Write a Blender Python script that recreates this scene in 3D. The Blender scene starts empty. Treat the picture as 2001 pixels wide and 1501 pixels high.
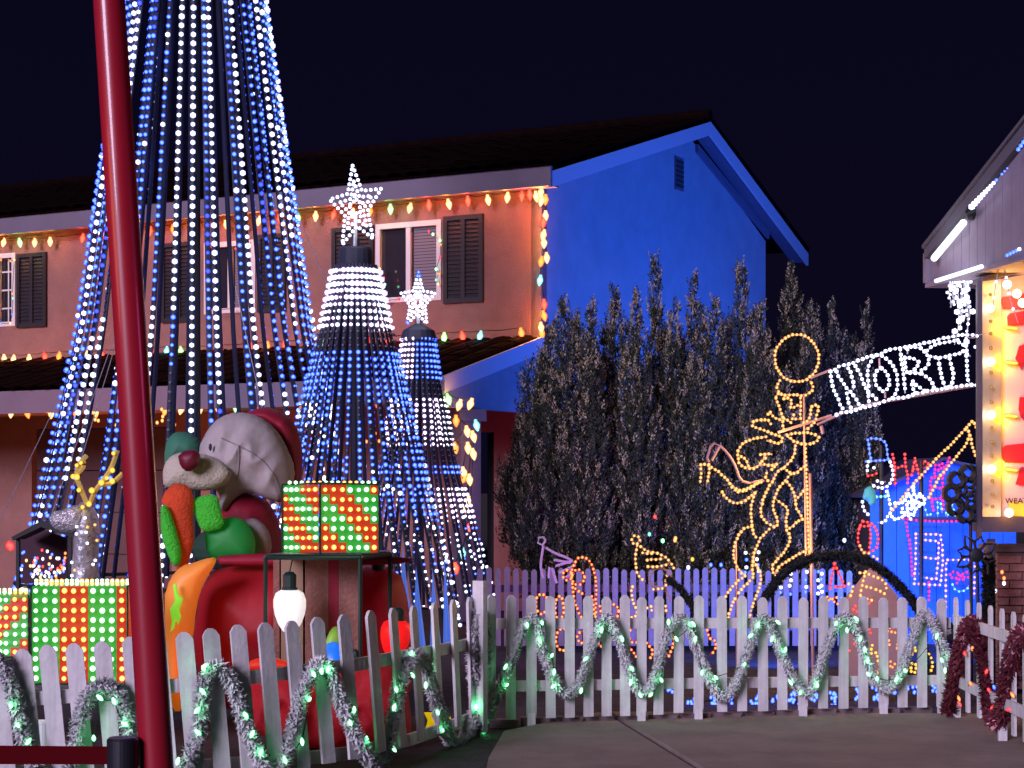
import bpy, math, random
from mathutils import Vector, Matrix
random.seed(7)
R = random.random
U = random.uniform
scene = bpy.context.scene
COL = scene.collection

# ------------------------------------------------------------ camera, world, fill light
F, HZ, EYE = 3600.0, 950.0, 1.6           # focal length in photo pixels, horizon row, eye height (m)
cam_data = bpy.data.cameras.new('camera')
cam = bpy.data.objects.new('camera', cam_data)
COL.objects.link(cam)
cam.location = (0, 0, EYE)
cam.rotation_euler = (math.radians(90), 0, 0)
cam_data.sensor_width = 36
cam_data.lens = 36 * F / 2001
cam_data.shift_y = (HZ - 750.5) / 2001
cam_data.clip_start = 0.1
cam_data.clip_end = 2000
scene.camera = cam

world = bpy.data.worlds.new('World')
scene.world = world
world.use_nodes = True
wn = world.node_tree.nodes
wl = world.node_tree.links
wn.clear()
wo = wn.new('ShaderNodeOutputWorld')
bg = wn.new('ShaderNodeBackground')
tc = wn.new('ShaderNodeTexCoord')
sx = wn.new('ShaderNodeSeparateXYZ')
rp = wn.new('ShaderNodeValToRGB')
rp.color_ramp.elements[0].position = 0.0
rp.color_ramp.elements[0].color = (0.0034, 0.0026, 0.0105, 1)
rp.color_ramp.elements[1].position = 0.5
rp.color_ramp.elements[1].color = (0.0020, 0.0019, 0.0100, 1)
wl.new(tc.outputs['Generated'], sx.inputs[0])
wl.new(sx.outputs['Z'], rp.inputs[0])
wl.new(rp.outputs[0], bg.inputs[0])
bg.inputs[1].default_value = 1.0
wl.new(bg.outputs[0], wo.inputs[0])

def lamp(name, kind, loc, energy, color, parent=None, target=None, size=0.1, spot=None, blend=0.6):
    d = bpy.data.lights.new(name, kind)
    d.energy = energy
    d.color = color
    if kind in ('POINT', 'SPOT'):
        d.shadow_soft_size = size
    if kind == 'SPOT':
        d.spot_size = math.radians(spot)
        d.spot_blend = blend
    if kind == 'SUN':
        d.angle = size
    o = bpy.data.objects.new(name, d)
    COL.objects.link(o)
    o.location = loc
    if target is not None:
        o.rotation_euler = (Vector(target) - Vector(loc)).to_track_quat('-Z', 'Y').to_euler()
    if parent is not None:
        o.parent = parent
        o.matrix_parent_inverse = Matrix.Translation(parent.location).inverted()
    return o

# soft lavender light of the decorated street behind the camera, from the left
lamp('street_glow', 'SUN', (-4.8, -8, 5.0), 2.8, (0.92, 0.77, 1.10), target=(0.15, 0.0, 1.9), size=math.radians(22))

scene.view_settings.view_transform = 'Standard'
scene.view_settings.look = 'None'
scene.view_settings.exposure = 0.0
scene.view_settings.gamma = 1.0
scene.view_settings.use_curve_mapping = False
scene.cycles.use_denoising = True
scene.cycles.max_bounces = 6
scene.cycles.diffuse_bounces = 2
scene.cycles.glossy_bounces = 2
scene.cycles.transparent_max_bounces = 12
scene.cycles.sample_clamp_indirect = 2.0
scene.cycles.use_light_tree = True
scene.cycles.caustics_reflective = False
scene.cycles.caustics_refractive = False

# ------------------------------------------------------------ helpers
def P(px, py, D):
    """the point of the place seen at photo pixel (px, py) at a distance D along the view"""
    return Vector(((px - 1000.5) / F * D, D, EYE - (py - HZ) / F * D))

def mat(name, color, rough=0.6, metal=0.0, emit=None, strength=0.0, noise=None, bump=None, spec=0.5, trans=0.0, coat=0.0):
    m = bpy.data.materials.new(name)
    m.use_nodes = True
    nt = m.node_tree
    b = nt.nodes['Principled BSDF']
    b.inputs['Base Color'].default_value = (*color, 1)
    b.inputs['Roughness'].default_value = rough
    b.inputs['Metallic'].default_value = metal
    b.inputs['Specular IOR Level'].default_value = spec
    b.inputs['Coat Weight'].default_value = coat
    if trans:
        b.inputs['Transmission Weight'].default_value = trans
    if emit:
        b.inputs['Emission Color'].default_value = (*emit, 1)
        b.inputs['Emission Strength'].default_value = strength
    t = nt.nodes.new('ShaderNodeTexCoord')
    if noise:
        sc, lo, hi = noise
        n = nt.nodes.new('ShaderNodeTexNoise')
        n.inputs['Scale'].default_value = sc
        n.inputs['Detail'].default_value = 6
        n.inputs['Roughness'].default_value = 0.65
        nt.links.new(t.outputs['Object'], n.inputs['Vector'])
        mr = nt.nodes.new('ShaderNodeMapRange')
        mr.inputs['From Min'].default_value = 0.3
        mr.inputs['From Max'].default_value = 0.7
        mr.inputs['To Min'].default_value = lo
        mr.inputs['To Max'].default_value = hi
        nt.links.new(n.outputs['Fac'], mr.inputs['Value'])
        mx = nt.nodes.new('ShaderNodeMixRGB')
        mx.blend_type = 'MULTIPLY'
        mx.inputs[0].default_value = 1
        mx.inputs[1].default_value = (*color, 1)
        nt.links.new(mr.outputs[0], mx.inputs[2])
        nt.links.new(mx.outputs[0], b.inputs['Base Color'])
    if bump:
        sc, st = bump
        n2 = nt.nodes.new('ShaderNodeTexNoise')
        n2.inputs['Scale'].default_value = sc
        n2.inputs['Detail'].default_value = 4
        nt.links.new(t.outputs['Object'], n2.inputs['Vector'])
        bp = nt.nodes.new('ShaderNodeBump')
        bp.inputs['Strength'].default_value = st
        bp.inputs['Distance'].default_value = 0.02
        nt.links.new(n2.outputs['Fac'], bp.inputs['Height'])
        nt.links.new(bp.outputs[0], b.inputs['Normal'])
    return m

def glow(name, core, rim, strength, rim_strength=None, sampled=True, blend=0.75):
    """a lit lamp: hot core, edge colour standing in for the halo"""
    m = bpy.data.materials.new(name)
    m.use_nodes = True
    nt = m.node_tree
    nt.nodes.clear()
    out = nt.nodes.new('ShaderNodeOutputMaterial')
    lw = nt.nodes.new('ShaderNodeLayerWeight')
    lw.inputs[0].default_value = blend
    mx = nt.nodes.new('ShaderNodeMixShader')
    e1 = nt.nodes.new('ShaderNodeEmission')
    e2 = nt.nodes.new('ShaderNodeEmission')
    e1.inputs[0].default_value = (*core, 1)
    e1.inputs[1].default_value = strength
    e2.inputs[0].default_value = (*rim, 1)
    e2.inputs[1].default_value = rim_strength if rim_strength is not None else strength * 0.4
    nt.links.new(lw.outputs['Facing'], mx.inputs[0])
    nt.links.new(e1.outputs[0], mx.inputs[1])
    nt.links.new(e2.outputs[0], mx.inputs[2])
    nt.links.new(mx.outputs[0], out.inputs[0])
    if not sampled:
        m.cycles.emission_sampling = 'NONE'
    return m

class MB:
    def __init__(s):
        s.v, s.f, s.m = [], [], []
    def add(s, vs, fs, mi=0):
        o = len(s.v)
        s.v += [tuple(v) for v in vs]
        s.f += [tuple(i + o for i in f) for f in fs]
        s.m += [mi] * len(fs)
    def box(s, c, sz, rot=None, mi=0):
        hx, hy, hz = sz[0] / 2, sz[1] / 2, sz[2] / 2
        vs = [Vector((x, y, z)) for x in (-hx, hx) for y in (-hy, hy) for z in (-hz, hz)]
        if rot is not None:
            vs = [rot @ v for v in vs]
        vs = [v + Vector(c) for v in vs]
        s.add(vs, [(0, 1, 3, 2), (4, 6, 7, 5), (0, 4, 5, 1), (2, 3, 7, 6), (0, 2, 6, 4), (1, 5, 7, 3)], mi)
    def hexa(s, q, off, mi=0):
        """quad q extruded by vector off"""
        off = Vector(off)
        vs = [Vector(p) for p in q] + [Vector(p) + off for p in q]
        n = len(q)
        fs = [tuple(range(n))[::-1], tuple(range(n, 2 * n))]
        fs += [(i, (i + 1) % n, (i + 1) % n + n, i + n) for i in range(n)]
        s.add(vs, fs, mi)
    def tube(s, path, r, n=6, mi=0, caps=True, closed=False):
        path = [Vector(p) for p in path]
        if len(path) < 2:
            return
        rr = r if isinstance(r, (list, tuple)) else [r] * len(path)
        vs = []
        ref = None
        for i, p in enumerate(path):
            a = path[max(i - 1, 0)]
            b = path[min(i + 1, len(path) - 1)]
            d = (b - a)
            if d.length < 1e-9:
                d = Vector((0, 0, 1))
            d.normalize()
            if ref is None:
                ref = Vector((0, 0, 1)) if abs(d.z) < 0.9 else Vector((1, 0, 0))
            u = d.cross(ref)
            if u.length < 1e-5:
                u = d.orthogonal()
            u.normalize()
            w = d.cross(u).normalized()
            ref = -w.cross(d) if False else ref
            for k in range(n):
                t = 2 * math.pi * k / n
                vs.append(p + (u * math.cos(t) + w * math.sin(t)) * rr[i])
        fs = []
        for i in range(len(path) - 1):
            for k in range(n):
                k2 = (k + 1) % n
                fs.append((i * n + k, i * n + k2, (i + 1) * n + k2, (i + 1) * n + k))
        if caps:
            fs.append(tuple(range(n))[::-1])
            fs.append(tuple((len(path) - 1) * n + k for k in range(n)))
        s.add(vs, fs, mi)
    def ico(s, c, r, mi=0, sc=(1, 1, 1)):
        c = Vector(c)
        s.add([c + Vector((v[0] * r * sc[0], v[1] * r * sc[1], v[2] * r * sc[2])) for v in ICO_V], ICO_F, mi)
    def ball(s, c, r, mi=0, sc=(1, 1, 1), nu=14, nv=8, rot=None):
        c = Vector(c)
        vs = []
        for j in range(nv + 1):
            ph = math.pi * j / nv
            for i in range(nu):
                th = 2 * math.pi * i / nu
                v = Vector((math.sin(ph) * math.cos(th) * r * sc[0], math.sin(ph) * math.sin(th) * r * sc[1], math.cos(ph) * r * sc[2]))
                if rot is not None:
                    v = rot @ v
                vs.append(c + v)
        fs = [(j * nu + i, (j + 1) * nu + i, (j + 1) * nu + (i + 1) % nu, j * nu + (i + 1) % nu) for j in range(nv) for i in range(nu)]
        s.add(vs, fs, mi)
    def lathe(s, c, prof, n=14, mi=0, rot=None):
        c = Vector(c)
        vs = []
        for (r, z) in prof:
            for k in range(n):
                t = 2 * math.pi * k / n
                v = Vector((r * math.cos(t), r * math.sin(t), z))
                if rot is not None:
                    v = rot @ v
                vs.append(c + v)
        fs = [(i * n + k, i * n + (k + 1) % n, (i + 1) * n + (k + 1) % n, (i + 1) * n + k) for i in range(len(prof) - 1) for k in range(n)]
        fs.append(tuple(range(n))[::-1])
        fs.append(tuple((len(prof) - 1) * n + k for k in range(n)))
        s.add(vs, fs, mi)
    def mesh(s, name, mats, smooth=False):
        me = bpy.data.meshes.new(name)
        me.from_pydata(s.v, [], s.f)
        for m in (mats if isinstance(mats, (list, tuple)) else [mats]):
            me.materials.append(m)
        me.polygons.foreach_set('material_index', s.m)
        if smooth:
            me.polygons.foreach_set('use_smooth', [True] * len(s.f))
        me.update()
        return me
    def build(s, name, mats, parent=None, smooth=False, **props):
        return place(s.mesh(name, mats, smooth), name, parent, **props)

def _ico():
    t = (1 + 5 ** 0.5) / 2
    v = [(-1, t, 0), (1, t, 0), (-1, -t, 0), (1, -t, 0), (0, -1, t), (0, 1, t), (0, -1, -t), (0, 1, -t), (t, 0, -1), (t, 0, 1), (-t, 0, -1), (-t, 0, 1)]
    l = (1 + t * t) ** 0.5
    v = [tuple(c / l for c in p) for p in v]
    f = [(0, 11, 5), (0, 5, 1), (0, 1, 7), (0, 7, 10), (0, 10, 11), (1, 5, 9), (5, 11, 4), (11, 10, 2), (10, 7, 6), (7, 1, 8),
         (3, 9, 4), (3, 4, 2), (3, 2, 6), (3, 6, 8), (3, 8, 9), (4, 9, 5), (2, 4, 11), (6, 2, 10), (8, 6, 7), (9, 8, 1)]
    return v, f
ICO_V, ICO_F = _ico()

def place(me, name, parent=None, loc=None, rot=None, **props):
    o = bpy.data.objects.new(name, me)
    COL.objects.link(o)
    if parent is not None:
        o.parent = parent
        base = parent
        off = Vector((0, 0, 0))
        while base is not None:
            off += base.location
            base = base.parent if base.parent is not None and base.get('_abs') is None else None
        o.matrix_parent_inverse = Matrix.Translation(WORLD_POS.get(parent.name, Vector())).inverted()
    if loc is not None:
        o.location = loc
    if rot is not None:
        o.rotation_euler = rot
    WORLD_POS[o.name] = Vector(o.location)
    for k, v in props.items():
        o[k] = v
    return o
WORLD_POS = {}

def thing(name, label, cat, loc, group=None):
    o = bpy.data.objects.new(name, None)
    COL.objects.link(o)
    o.location = loc
    o.empty_display_size = 0.1
    WORLD_POS[o.name] = Vector(loc)
    o['label'] = label
    o['category'] = cat
    if group:
        o['group'] = group
    return o

def resample(path, step, closed=False):
    pts = [Vector(p) for p in path]
    out = [pts[0].copy()]
    acc = 0.0
    for a, b in zip(pts, pts[1:]):
        L = (b - a).length
        if L < 1e-9:
            continue
        t = step - acc
        while t <= L:
            out.append(a + (b - a) * (t / L))
            t += step
        acc = L - (t - step)
    return out

def smooth_path(pts, it=2):
    for _ in range(it):
        q = [pts[0]]
        for a, b in zip(pts, pts[1:]):
            q.append(tuple(a[i] * .75 + b[i] * .25 for i in range(len(a))))
            q.append(tuple(a[i] * .25 + b[i] * .75 for i in range(len(a))))
        q.append(pts[-1])
        pts = q
    return pts

def interp(tab, x):
    if x <= tab[0][0]:
        (x0, y0), (x1, y1) = tab[0], tab[1]
    elif x >= tab[-1][0]:
        (x0, y0), (x1, y1) = tab[-2], tab[-1]
    else:
        for (x0, y0), (x1, y1) in zip(tab, tab[1:]):
            if x0 <= x <= x1:
                break
    return y0 + (y1 - y0) * (x - x0) / (x1 - x0)

# ------------------------------------------------------------ materials
M = {}
M['stucco'] = mat('stucco', (0.30, 0.145, 0.120), 0.9, noise=(3, 0.84, 1.08), bump=(60, 0.5))
M['trim'] = mat('painted_trim', (0.175, 0.135, 0.185), 0.6, noise=(2, 0.9, 1.05))
M['gable_trim'] = mat('gable_trim', (0.52, 0.53, 0.56), 0.6)
M['shutter'] = mat('shutter_paint', (0.012, 0.007, 0.012), 0.55, noise=(8, 0.8, 1.2))
M['frame'] = mat('window_frame', (0.75, 0.68, 0.66), 0.5)
M['blind'] = mat('blind', (0.22, 0.17, 0.2), 0.6)
M['glass'] = mat('window_glass', (0.03, 0.025, 0.035), 0.06, spec=0.9)
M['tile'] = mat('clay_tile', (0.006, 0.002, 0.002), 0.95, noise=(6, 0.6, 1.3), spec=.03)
M['garage'] = mat('garage_door', (0.11, 0.055, 0.05), 0.6, noise=(2, 0.85, 1.1))
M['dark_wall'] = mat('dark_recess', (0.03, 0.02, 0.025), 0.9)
M['picket'] = mat('white_vinyl', (0.86, 0.82, 0.84), 0.5, noise=(9, 0.86, 1.06), bump=(40, 0.15))
def picket_paint(m):
    nt = m.node_tree
    b_ = nt.nodes['Principled BSDF']
    src = b_.inputs['Base Color'].links[0].from_socket
    oi = nt.nodes.new('ShaderNodeObjectInfo')
    mr = nt.nodes.new('ShaderNodeMapRange')
    mr.inputs['To Min'].default_value = 0.84
    mr.inputs['To Max'].default_value = 1.0
    nt.links.new(oi.outputs['Random'], mr.inputs['Value'])
    tc_ = nt.nodes.new('ShaderNodeTexCoord')
    mp = nt.nodes.new('ShaderNodeMapping')
    mp.inputs['Scale'].default_value = (30, 30, 2.2)
    nz_ = nt.nodes.new('ShaderNodeTexNoise')
    nz_.inputs['Scale'].default_value = 1.0
    nz_.inputs['Detail'].default_value = 5
    nt.links.new(tc_.outputs['Object'], mp.inputs['Vector'])
    nt.links.new(mp.outputs[0], nz_.inputs['Vector'])
    m2 = nt.nodes.new('ShaderNodeMapRange')
    m2.inputs['From Min'].default_value = .35
    m2.inputs['From Max'].default_value = .6
    m2.inputs['To Min'].default_value = .82
    m2.inputs['To Max'].default_value = 1.0
    nt.links.new(nz_.outputs['Fac'], m2.inputs['Value'])
    mu = nt.nodes.new('ShaderNodeMath')
    mu.operation = 'MULTIPLY'
    nt.links.new(mr.outputs[0], mu.inputs[0])
    nt.links.new(m2.outputs[0], mu.inputs[1])
    mx = nt.nodes.new('ShaderNodeMixRGB')
    mx.blend_type = 'MULTIPLY'
    mx.inputs[0].default_value = 1
    nt.links.new(src, mx.inputs[1])
    nt.links.new(mu.outputs[0], mx.inputs[2])
    nt.links.new(mx.outputs[0], b_.inputs['Base Color'])
picket_paint(M['picket'])
M['rear_picket'] = mat('dimmed_white', (0.22, 0.21, 0.27), 0.6, noise=(9, 0.8, 1.06))  # picket white darkened in the colour to dull the street light on it
M['concrete'] = mat('concrete', (0.30, 0.225, 0.205), 0.9, noise=(1.7, 0.68, 1.15), bump=(150, 0.5))
M['soil'] = mat('soil', (0.035, 0.028, 0.03), 0.95, noise=(5, 0.5, 1.6), bump=(30, 1.0))
M['asphalt'] = mat('asphalt', (0.05, 0.048, 0.05), 0.9, noise=(20, 0.8, 1.2))
M['wire'] = mat('dark_wire', (0.010, 0.012, 0.010), 0.5)
M['strip'] = mat('black_strip', (0.026, 0.028, 0.05), 0.6, spec=0.25)
M['tinsel'] = mat('silver_tinsel', (0.72, 0.72, 0.74), 0.35, metal=0.0)
M['tinsel_red'] = mat('red_tinsel', (0.17, 0.035, 0.05), 0.35, metal=0.3)
M['red_pole'] = mat('red_gloss', (0.33, 0.010, 0.026), 0.34, coat=0.4, noise=(1.2, 0.9, 1.05))
M['belt'] = mat('red_belt', (0.09, 0.003, 0.006), 0.95, spec=0.05, bump=(300, 0.2))
M['black'] = mat('black_plastic', (0.015, 0.015, 0.022), 0.4)
M['black_iron'] = mat('black_iron', (0.006, 0.006, 0.009), 0.6)
M['garland_dark'] = mat('dark_garland', (0.008, 0.011, 0.012), 0.8)
M['green_metal'] = mat('green_metal', (0.012, 0.035, 0.025), 0.4)
M['rose_tube'] = mat('rose_tube', (0.42, 0.24, 0.26), 0.35)
M['grey_tube'] = mat('grey_tube', (0.40, 0.38, 0.46), 0.4)
M['steel'] = mat('galvanised_steel', (0.45, 0.43, 0.45), 0.45, metal=0.3, noise=(6, 0.8, 1.1))
M['leaf'] = None
M['bark'] = mat('bark', (0.05, 0.035, 0.03), 0.9, bump=(20, 0.8))
M['siding'] = mat('siding', (0.20, 0.165, 0.235), 0.7, noise=(4, 0.85, 1.08))
M['rake'] = mat('rake_board', (0.085, 0.08, 0.11), 0.7)
M['brick'] = mat('brick', (0.30, 0.13, 0.12), 0.85, noise=(9, 0.7, 1.3), bump=(60, 0.5))
M['mortar'] = mat('mortar', (0.16, 0.12, 0.13), 0.95)
M['wood_dark'] = mat('dark_wood', (0.06, 0.05, 0.085), 0.7, noise=(7, 0.8, 1.2))
M['sign_board'] = mat('sign_board', (0.60, 0.42, 0.46), 0.6)
M['sign_red'] = mat('sign_red', (0.60, 0.015, 0.03), 0.5)
M['sign_yellow'] = mat('sign_yellow', (0.85, 0.65, 0.06), 0.5)
M['shed'] = mat('shed_board', (0.02, 0.17, 0.72), 0.7, noise=(5, 0.85, 1.08))  # the blue of the flood lighting is put into the board colour
M['pinkboard'] = mat('pink_board', (0.32, 0.20, 0.23), 0.7)
# lamps
M['white_led'] = glow('white_led', (0.90, 0.90, 1.0), (0.36, 0.42, 1.0), 4.5, 1.6)
M['blue_led'] = glow('blue_led', (0.15, 0.30, 1.0), (0.0, 0.02, 1.0), 2.9, 2.2)
M['blue_dim'] = glow('blue_led_dim', (0.08, 0.13, 0.9), (0.0, 0.02, 0.6), 2.0, 0.9)
M['off_led'] = mat('unlit_led', (0.16, 0.17, 0.24), 0.3)
M['lav_led'] = glow('lavender_led', (1.0, 0.82, 1.0), (0.55, 0.35, 1.0), 4.5, 1.4)
M['gold_led'] = glow('gold_led', (1.0, 0.66, 0.22), (1.0, 0.24, 0.04), 1.9, 0.9)
M['yellow_led'] = glow('yellow_led', (1.0, 0.72, 0.12), (1.0, 0.45, 0.02), 1.8, 0.9)
M['orange_led'] = glow('orange_led', (1.0, 0.42, 0.12), (1.0, 0.07, 0.015), 2.2, 1.0)
M['red_led'] = glow('red_led', (1.0, 0.11, 0.10), (1.0, 0.0, 0.03), 2.2, 1.1)
M['pink_led'] = glow('pink_led', (1.0, 0.06, 0.42), (0.9, 0.0, 0.30), 1.8, 0.9)
M['salmon_led'] = glow('salmon_led', (1.0, 0.62, 0.52), (1.0, 0.1, 0.22), 2.6, 0.9)
M['green_led'] = glow('green_led', (0.35, 1.0, 0.55), (0.01, 0.75, 0.16), 8.0, 3.0)
M['teal_led'] = glow('teal_led', (0.30, 1.0, 0.78), (0.02, 0.5, 0.4), 2.4, 0.8)
M['box_green'] = glow('box_green_led', (0.75, 1.0, 0.80), (0.20, 1.0, 0.28), 5.0, 1.8)
M['box_red'] = glow('box_red_led', (1.0, 0.62, 0.12), (1.0, 0.20, 0.02), 4.5, 1.8)
M['c9_warm'] = glow('warm_bulb', (1.0, 0.72, 0.34), (1.0, 0.30, 0.05), 2.6, 1.5, blend=.7)
M['c9_red'] = glow('red_bulb', (1.0, 0.16, 0.08), (1.0, 0.01, 0.02), 2.4, 1.6, blend=.75)
M['c9_orange'] = glow('orange_bulb', (1.0, 0.38, 0.08), (1.0, 0.09, 0.01), 2.4, 1.6, blend=.7)
M['c9_green'] = glow('green_bulb', (0.50, 1.0, 0.40), (0.10, 0.6, 0.05), 3.5, 1.4)
M['c9_teal'] = glow('teal_bulb', (0.35, 0.9, 0.9), (0.05, 0.4, 0.5), 3.0, 1.0)
M['led_bar'] = glow('led_bar', (0.95, 0.95, 1.0), (0.8, 0.85, 1.0), 2.6, 2.0)
LED_ORDER = ['off_led', 'white_led', 'blue_led', 'blue_dim', 'lav_led']

# ------------------------------------------------------------ ground
def rot_z(a):
    return Matrix.Rotation(a, 3, 'Z')

g = MB()
g.add([(-120, 7, -0.03), (120, 7, -0.03), (120, 400, -0.03), (-120, 400, -0.03)], [(0, 1, 2, 3)])
g.build('ground', M['soil'], kind='structure')
g = MB()
g.add([(-120, -40, -0.034), (120, -40, -0.034), (120, 7.0, -0.034), (-120, 7.0, -0.034)], [(0, 1, 2, 3)])
g.build('street', M['asphalt'], kind='structure')

def fence_depth(px):                       # where the curved front fence stands
    return interp([(0, 9.5), (350, 9.6), (500, 9.8), (700, 10.3), (800, 10.9), (880, 11.6), (940, 12.2), (1000, 12.35), (1850, 13.05)], px)

# concrete drive, two slabs with a recessed joint
drive = thing('driveway', 'pale concrete driveway with one diagonal joint in front of the fence', 'driveway', (0.5, 10, 0))
del drive['category']
drive['kind'] = 'structure'
def ground_pt(px, py, z=0.0):
    D = F * (EYE - z) / (py - HZ)
    return Vector(((px - 1000.5) / F * D, D, z))
j0, j1 = ground_pt(1208, 1404), ground_pt(1385, 1512)
jd = (j1 - j0).normalized()
j0 = j0 - jd * 0.4
j1 = j1 + jd * 6
s1 = [ground_pt(985, 1428), j0 + Vector((-0.03, 0, 0)), j1 + Vector((-0.03, 0, 0)), Vector((-0.62, 6.5, 0)), ground_pt(938, 1560), ground_pt(955, 1480)]
s2 = [j0 + Vector((0.03, 0, 0)), Vector((3.6, 12.95, 0)), Vector((4.2, 6.5, 0)), j1 + Vector((0.03, 0, 0))]
for q in (s1, s2):
    b = MB()
    b.hexa([(p.x, p.y, 0.0) for p in q], (0, 0, -0.1))
    b.build('concrete_slab', M['concrete'], drive)
# low grey stone edging under the fence
edge = MB()
for px in range(985, 1850, 62):
    D = fence_depth(px) + 0.12
    c = Vector(((px - 1000.5) / F * D, D, 0.0))
    edge.box(c, (0.2, 0.09, 0.05 + 0.02 * R()), rot_z(U(-.1, .1)))
edge.build('edging_stone', M['mortar'], None, kind='structure')

# ------------------------------------------------------------ picket fences
def picket(b, top, bottom, w, t, wdir, ndir):
    up = (top - bottom)
    L = up.length
    u = up.normalized()
    wd, nd = Vector(wdir).normalized(), Vector(ndir).normalized()
    out = [(-w / 2, 0), (w / 2, 0), (w / 2, L - w * .42), (w * .30, L - w * .12), (w * .12, L), (-w * .12, L), (-w * .30, L - w * .12), (-w / 2, L - w * .42)]
    b.hexa([bottom + wd * x + u * z - nd * t / 2 for x, z in out], nd * t)

def rail(b, pts, h, t):
    for a, c in zip(pts, pts[1:]):
        d = (c - a)
        nd = Vector((d.y, -d.x, 0)).normalized() * t
        q = [a + Vector((0, 0, -h / 2)), c + Vector((0, 0, -h / 2)), c + Vector((0, 0, h / 2)), a + Vector((0, 0, h / 2))]
        b.hexa(q, -nd)

def fence(root, pickets, rails, w=0.066, t=0.018, posts=(), paint='picket'):
    """pickets: [(px_top, y_top, px_bot, y_bot, D)]"""
    n = len(pickets)
    for i, (x0, y0, x1, y1, D) in enumerate(pickets):
        a, b_ = pickets[max(i - 1, 0)], pickets[min(i + 1, n - 1)]
        pa, pb = P(a[0], a[1], a[4]), P(b_[0], b_[1], b_[4])
        wd = Vector((pb.x - pa.x, pb.y - pa.y, 0))
        wd.normalize()
        nd = Vector((wd.y, -wd.x, 0))
        top, bot = P(x0, y0, D), P(x1, y1, D)
        m = MB()
        picket(m, top, bot, w * U(.97, 1.03), t, wd, nd)
        m.build('picket', M[paint], root)
        if i in posts:
            m = MB()
            q = bot + Vector((0, 0, 0.03))
            m.box((q.x, q.y, (q.z - 0.03) / 2), (w * .8, 0.03, q.z + 0.03))
            m.build('post_foot', M['picket'], root)
    for pts in rails:
        m = MB()
        rail(m, pts, 0.072 if w > .05 else .05, 0.022)
        m.build('rail', M[paint], root)

# left, curved fence; its pickets lean
tops = [(-62, 1272), (-10, 1270), (43, 1268), (92, 1260), (144, 1257), (199, 1253), (254, 1244), (307, 1240), (359, 1235), (411, 1228), (464, 1221), (517, 1217), (569, 1213),
        (619, 1206), (671, 1201), (723, 1193), (767, 1188), (807, 1184), (848, 1178), (885, 1172), (917, 1167)]
pk = []
for x, y in tops:
    D = fence_depth(x)
    h = 0.80 * F / D
    lean = interp([(0, 0.10), (400, 0.085), (750, 0.078), (900, 0.04), (960, 0.0)], x)
    pk.append((x, y, x + lean * h, y + h, D))
fl = thing('picket_fence', 'white picket fence curving towards the viewer in front of the gifts, pickets leaning', 'fence', (-1.2, 10, 0), 'white picket fences')
up_r = [(-80, 1392), (60, 1366), (200, 1356), (345, 1340), (500, 1323), (700, 1299), (800, 1281), (880, 1267), (930, 1256)]
lo_r = [(-80, 1545), (60, 1530), (345, 1502), (500, 1490), (620, 1480), (700, 1470), (800, 1447), (880, 1420), (935, 1398)]
fence(fl, pk, [[P(x, y, fence_depth(x) + .02) for x, y in up_r], [P(x, y, fence_depth(x) + .02) for x, y in lo_r]], w=0.090)
m = MB()
q = P(938, 1135, 12.0)
m.box((q.x, q.y, q.z / 2), (0.045, 0.09, q.z), rot_z(0.9))
m.build('corner_post', M['picket'], fl)

# centre fence
cx = [960, 999, 1038, 1075, 1113, 1149, 1185, 1221, 1254, 1288, 1327, 1366, 1410, 1450, 1490, 1529, 1570, 1609, 1649, 1687, 1726, 1763, 1801, 1840]
pk = []
for i, x in enumerate(cx):
    D = fence_depth(x)
    yt = 1163 + (x - 960) * 0.006 + U(-2, 2)
    yb = interp([(960, 1406), (1200, 1399), (1500, 1388), (1840, 1380)], x) + U(-2, 2)
    pk.append((x, yt, x + U(-1.5, 1.5), yb, D))
fc = thing('picket_fence', 'straight white picket fence across the end of the concrete drive', 'fence', (1.2, 12.7, 0), 'white picket fences')
fence(fc, pk, [[P(945, 1219, 12.34), P(1400, 1218, 12.72), P(1858, 1217, 13.09)], [P(945, 1342, 12.34), P(1400, 1335, 12.72), P(1858, 1329, 13.09)]], w=0.068, posts=(2, 8, 11, 16, 20, 23))

# right fence, running towards the viewer
fr = thing('picket_fence', 'white picket fence on the right with red tinsel, running toward the viewer', 'fence', (3.0, 11.6, 0), 'white picket fences')
pk = []
for i in range(9):
    t = i / 6.0
    x = 1868 + 22.5 * i
    D = 12.75 - 1.75 * t
    pk.append((x, 950 + (EYE - .83) * F / D, x + 1, 950 + (EYE - .07) * F / D, D))
fence(fr, pk, [[P(1862, 950 + (EYE - .67) * F / 12.85, 12.85), P(2060, 950 + (EYE - .67) * F / 10.3, 10.3)],
               [P(1862, 950 + (EYE - .25) * F / 12.85, 12.85), P(2060, 950 + (EYE - .25) * F / 10.3, 10.3)]], w=0.066, posts=(0, 4, 8))

# rear fence, lit violet on the left and blue on the right
fb = thing('picket_fence', 'rear picket fence under the shrub, lit violet and blue behind the rope lights', 'fence', (0.8, 18, 0), 'white picket fences')
pk = []
x = 938
while x < 1668:
    D = 18.0
    yt = 1110 + (x - 940) * 0.004 + U(-3, 3)
    pk.append((x, yt, x, 1262, D))
    x += 17.6
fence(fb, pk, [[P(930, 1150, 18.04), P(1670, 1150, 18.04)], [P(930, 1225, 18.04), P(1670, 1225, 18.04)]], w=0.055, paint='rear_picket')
lamp('violet_flood', 'SPOT', (0.6, 15.6, 0.3), 60, (0.62, 0.06, 0.9), target=(0.2, 18, 0.6), spot=78, size=.05)
lamp('blue_flood', 'SPOT', (2.4, 16.2, 0.25), 260, (0.01, 0.10, 1.0), target=(2.5, 18, 0.6), spot=120, size=.05)

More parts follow.
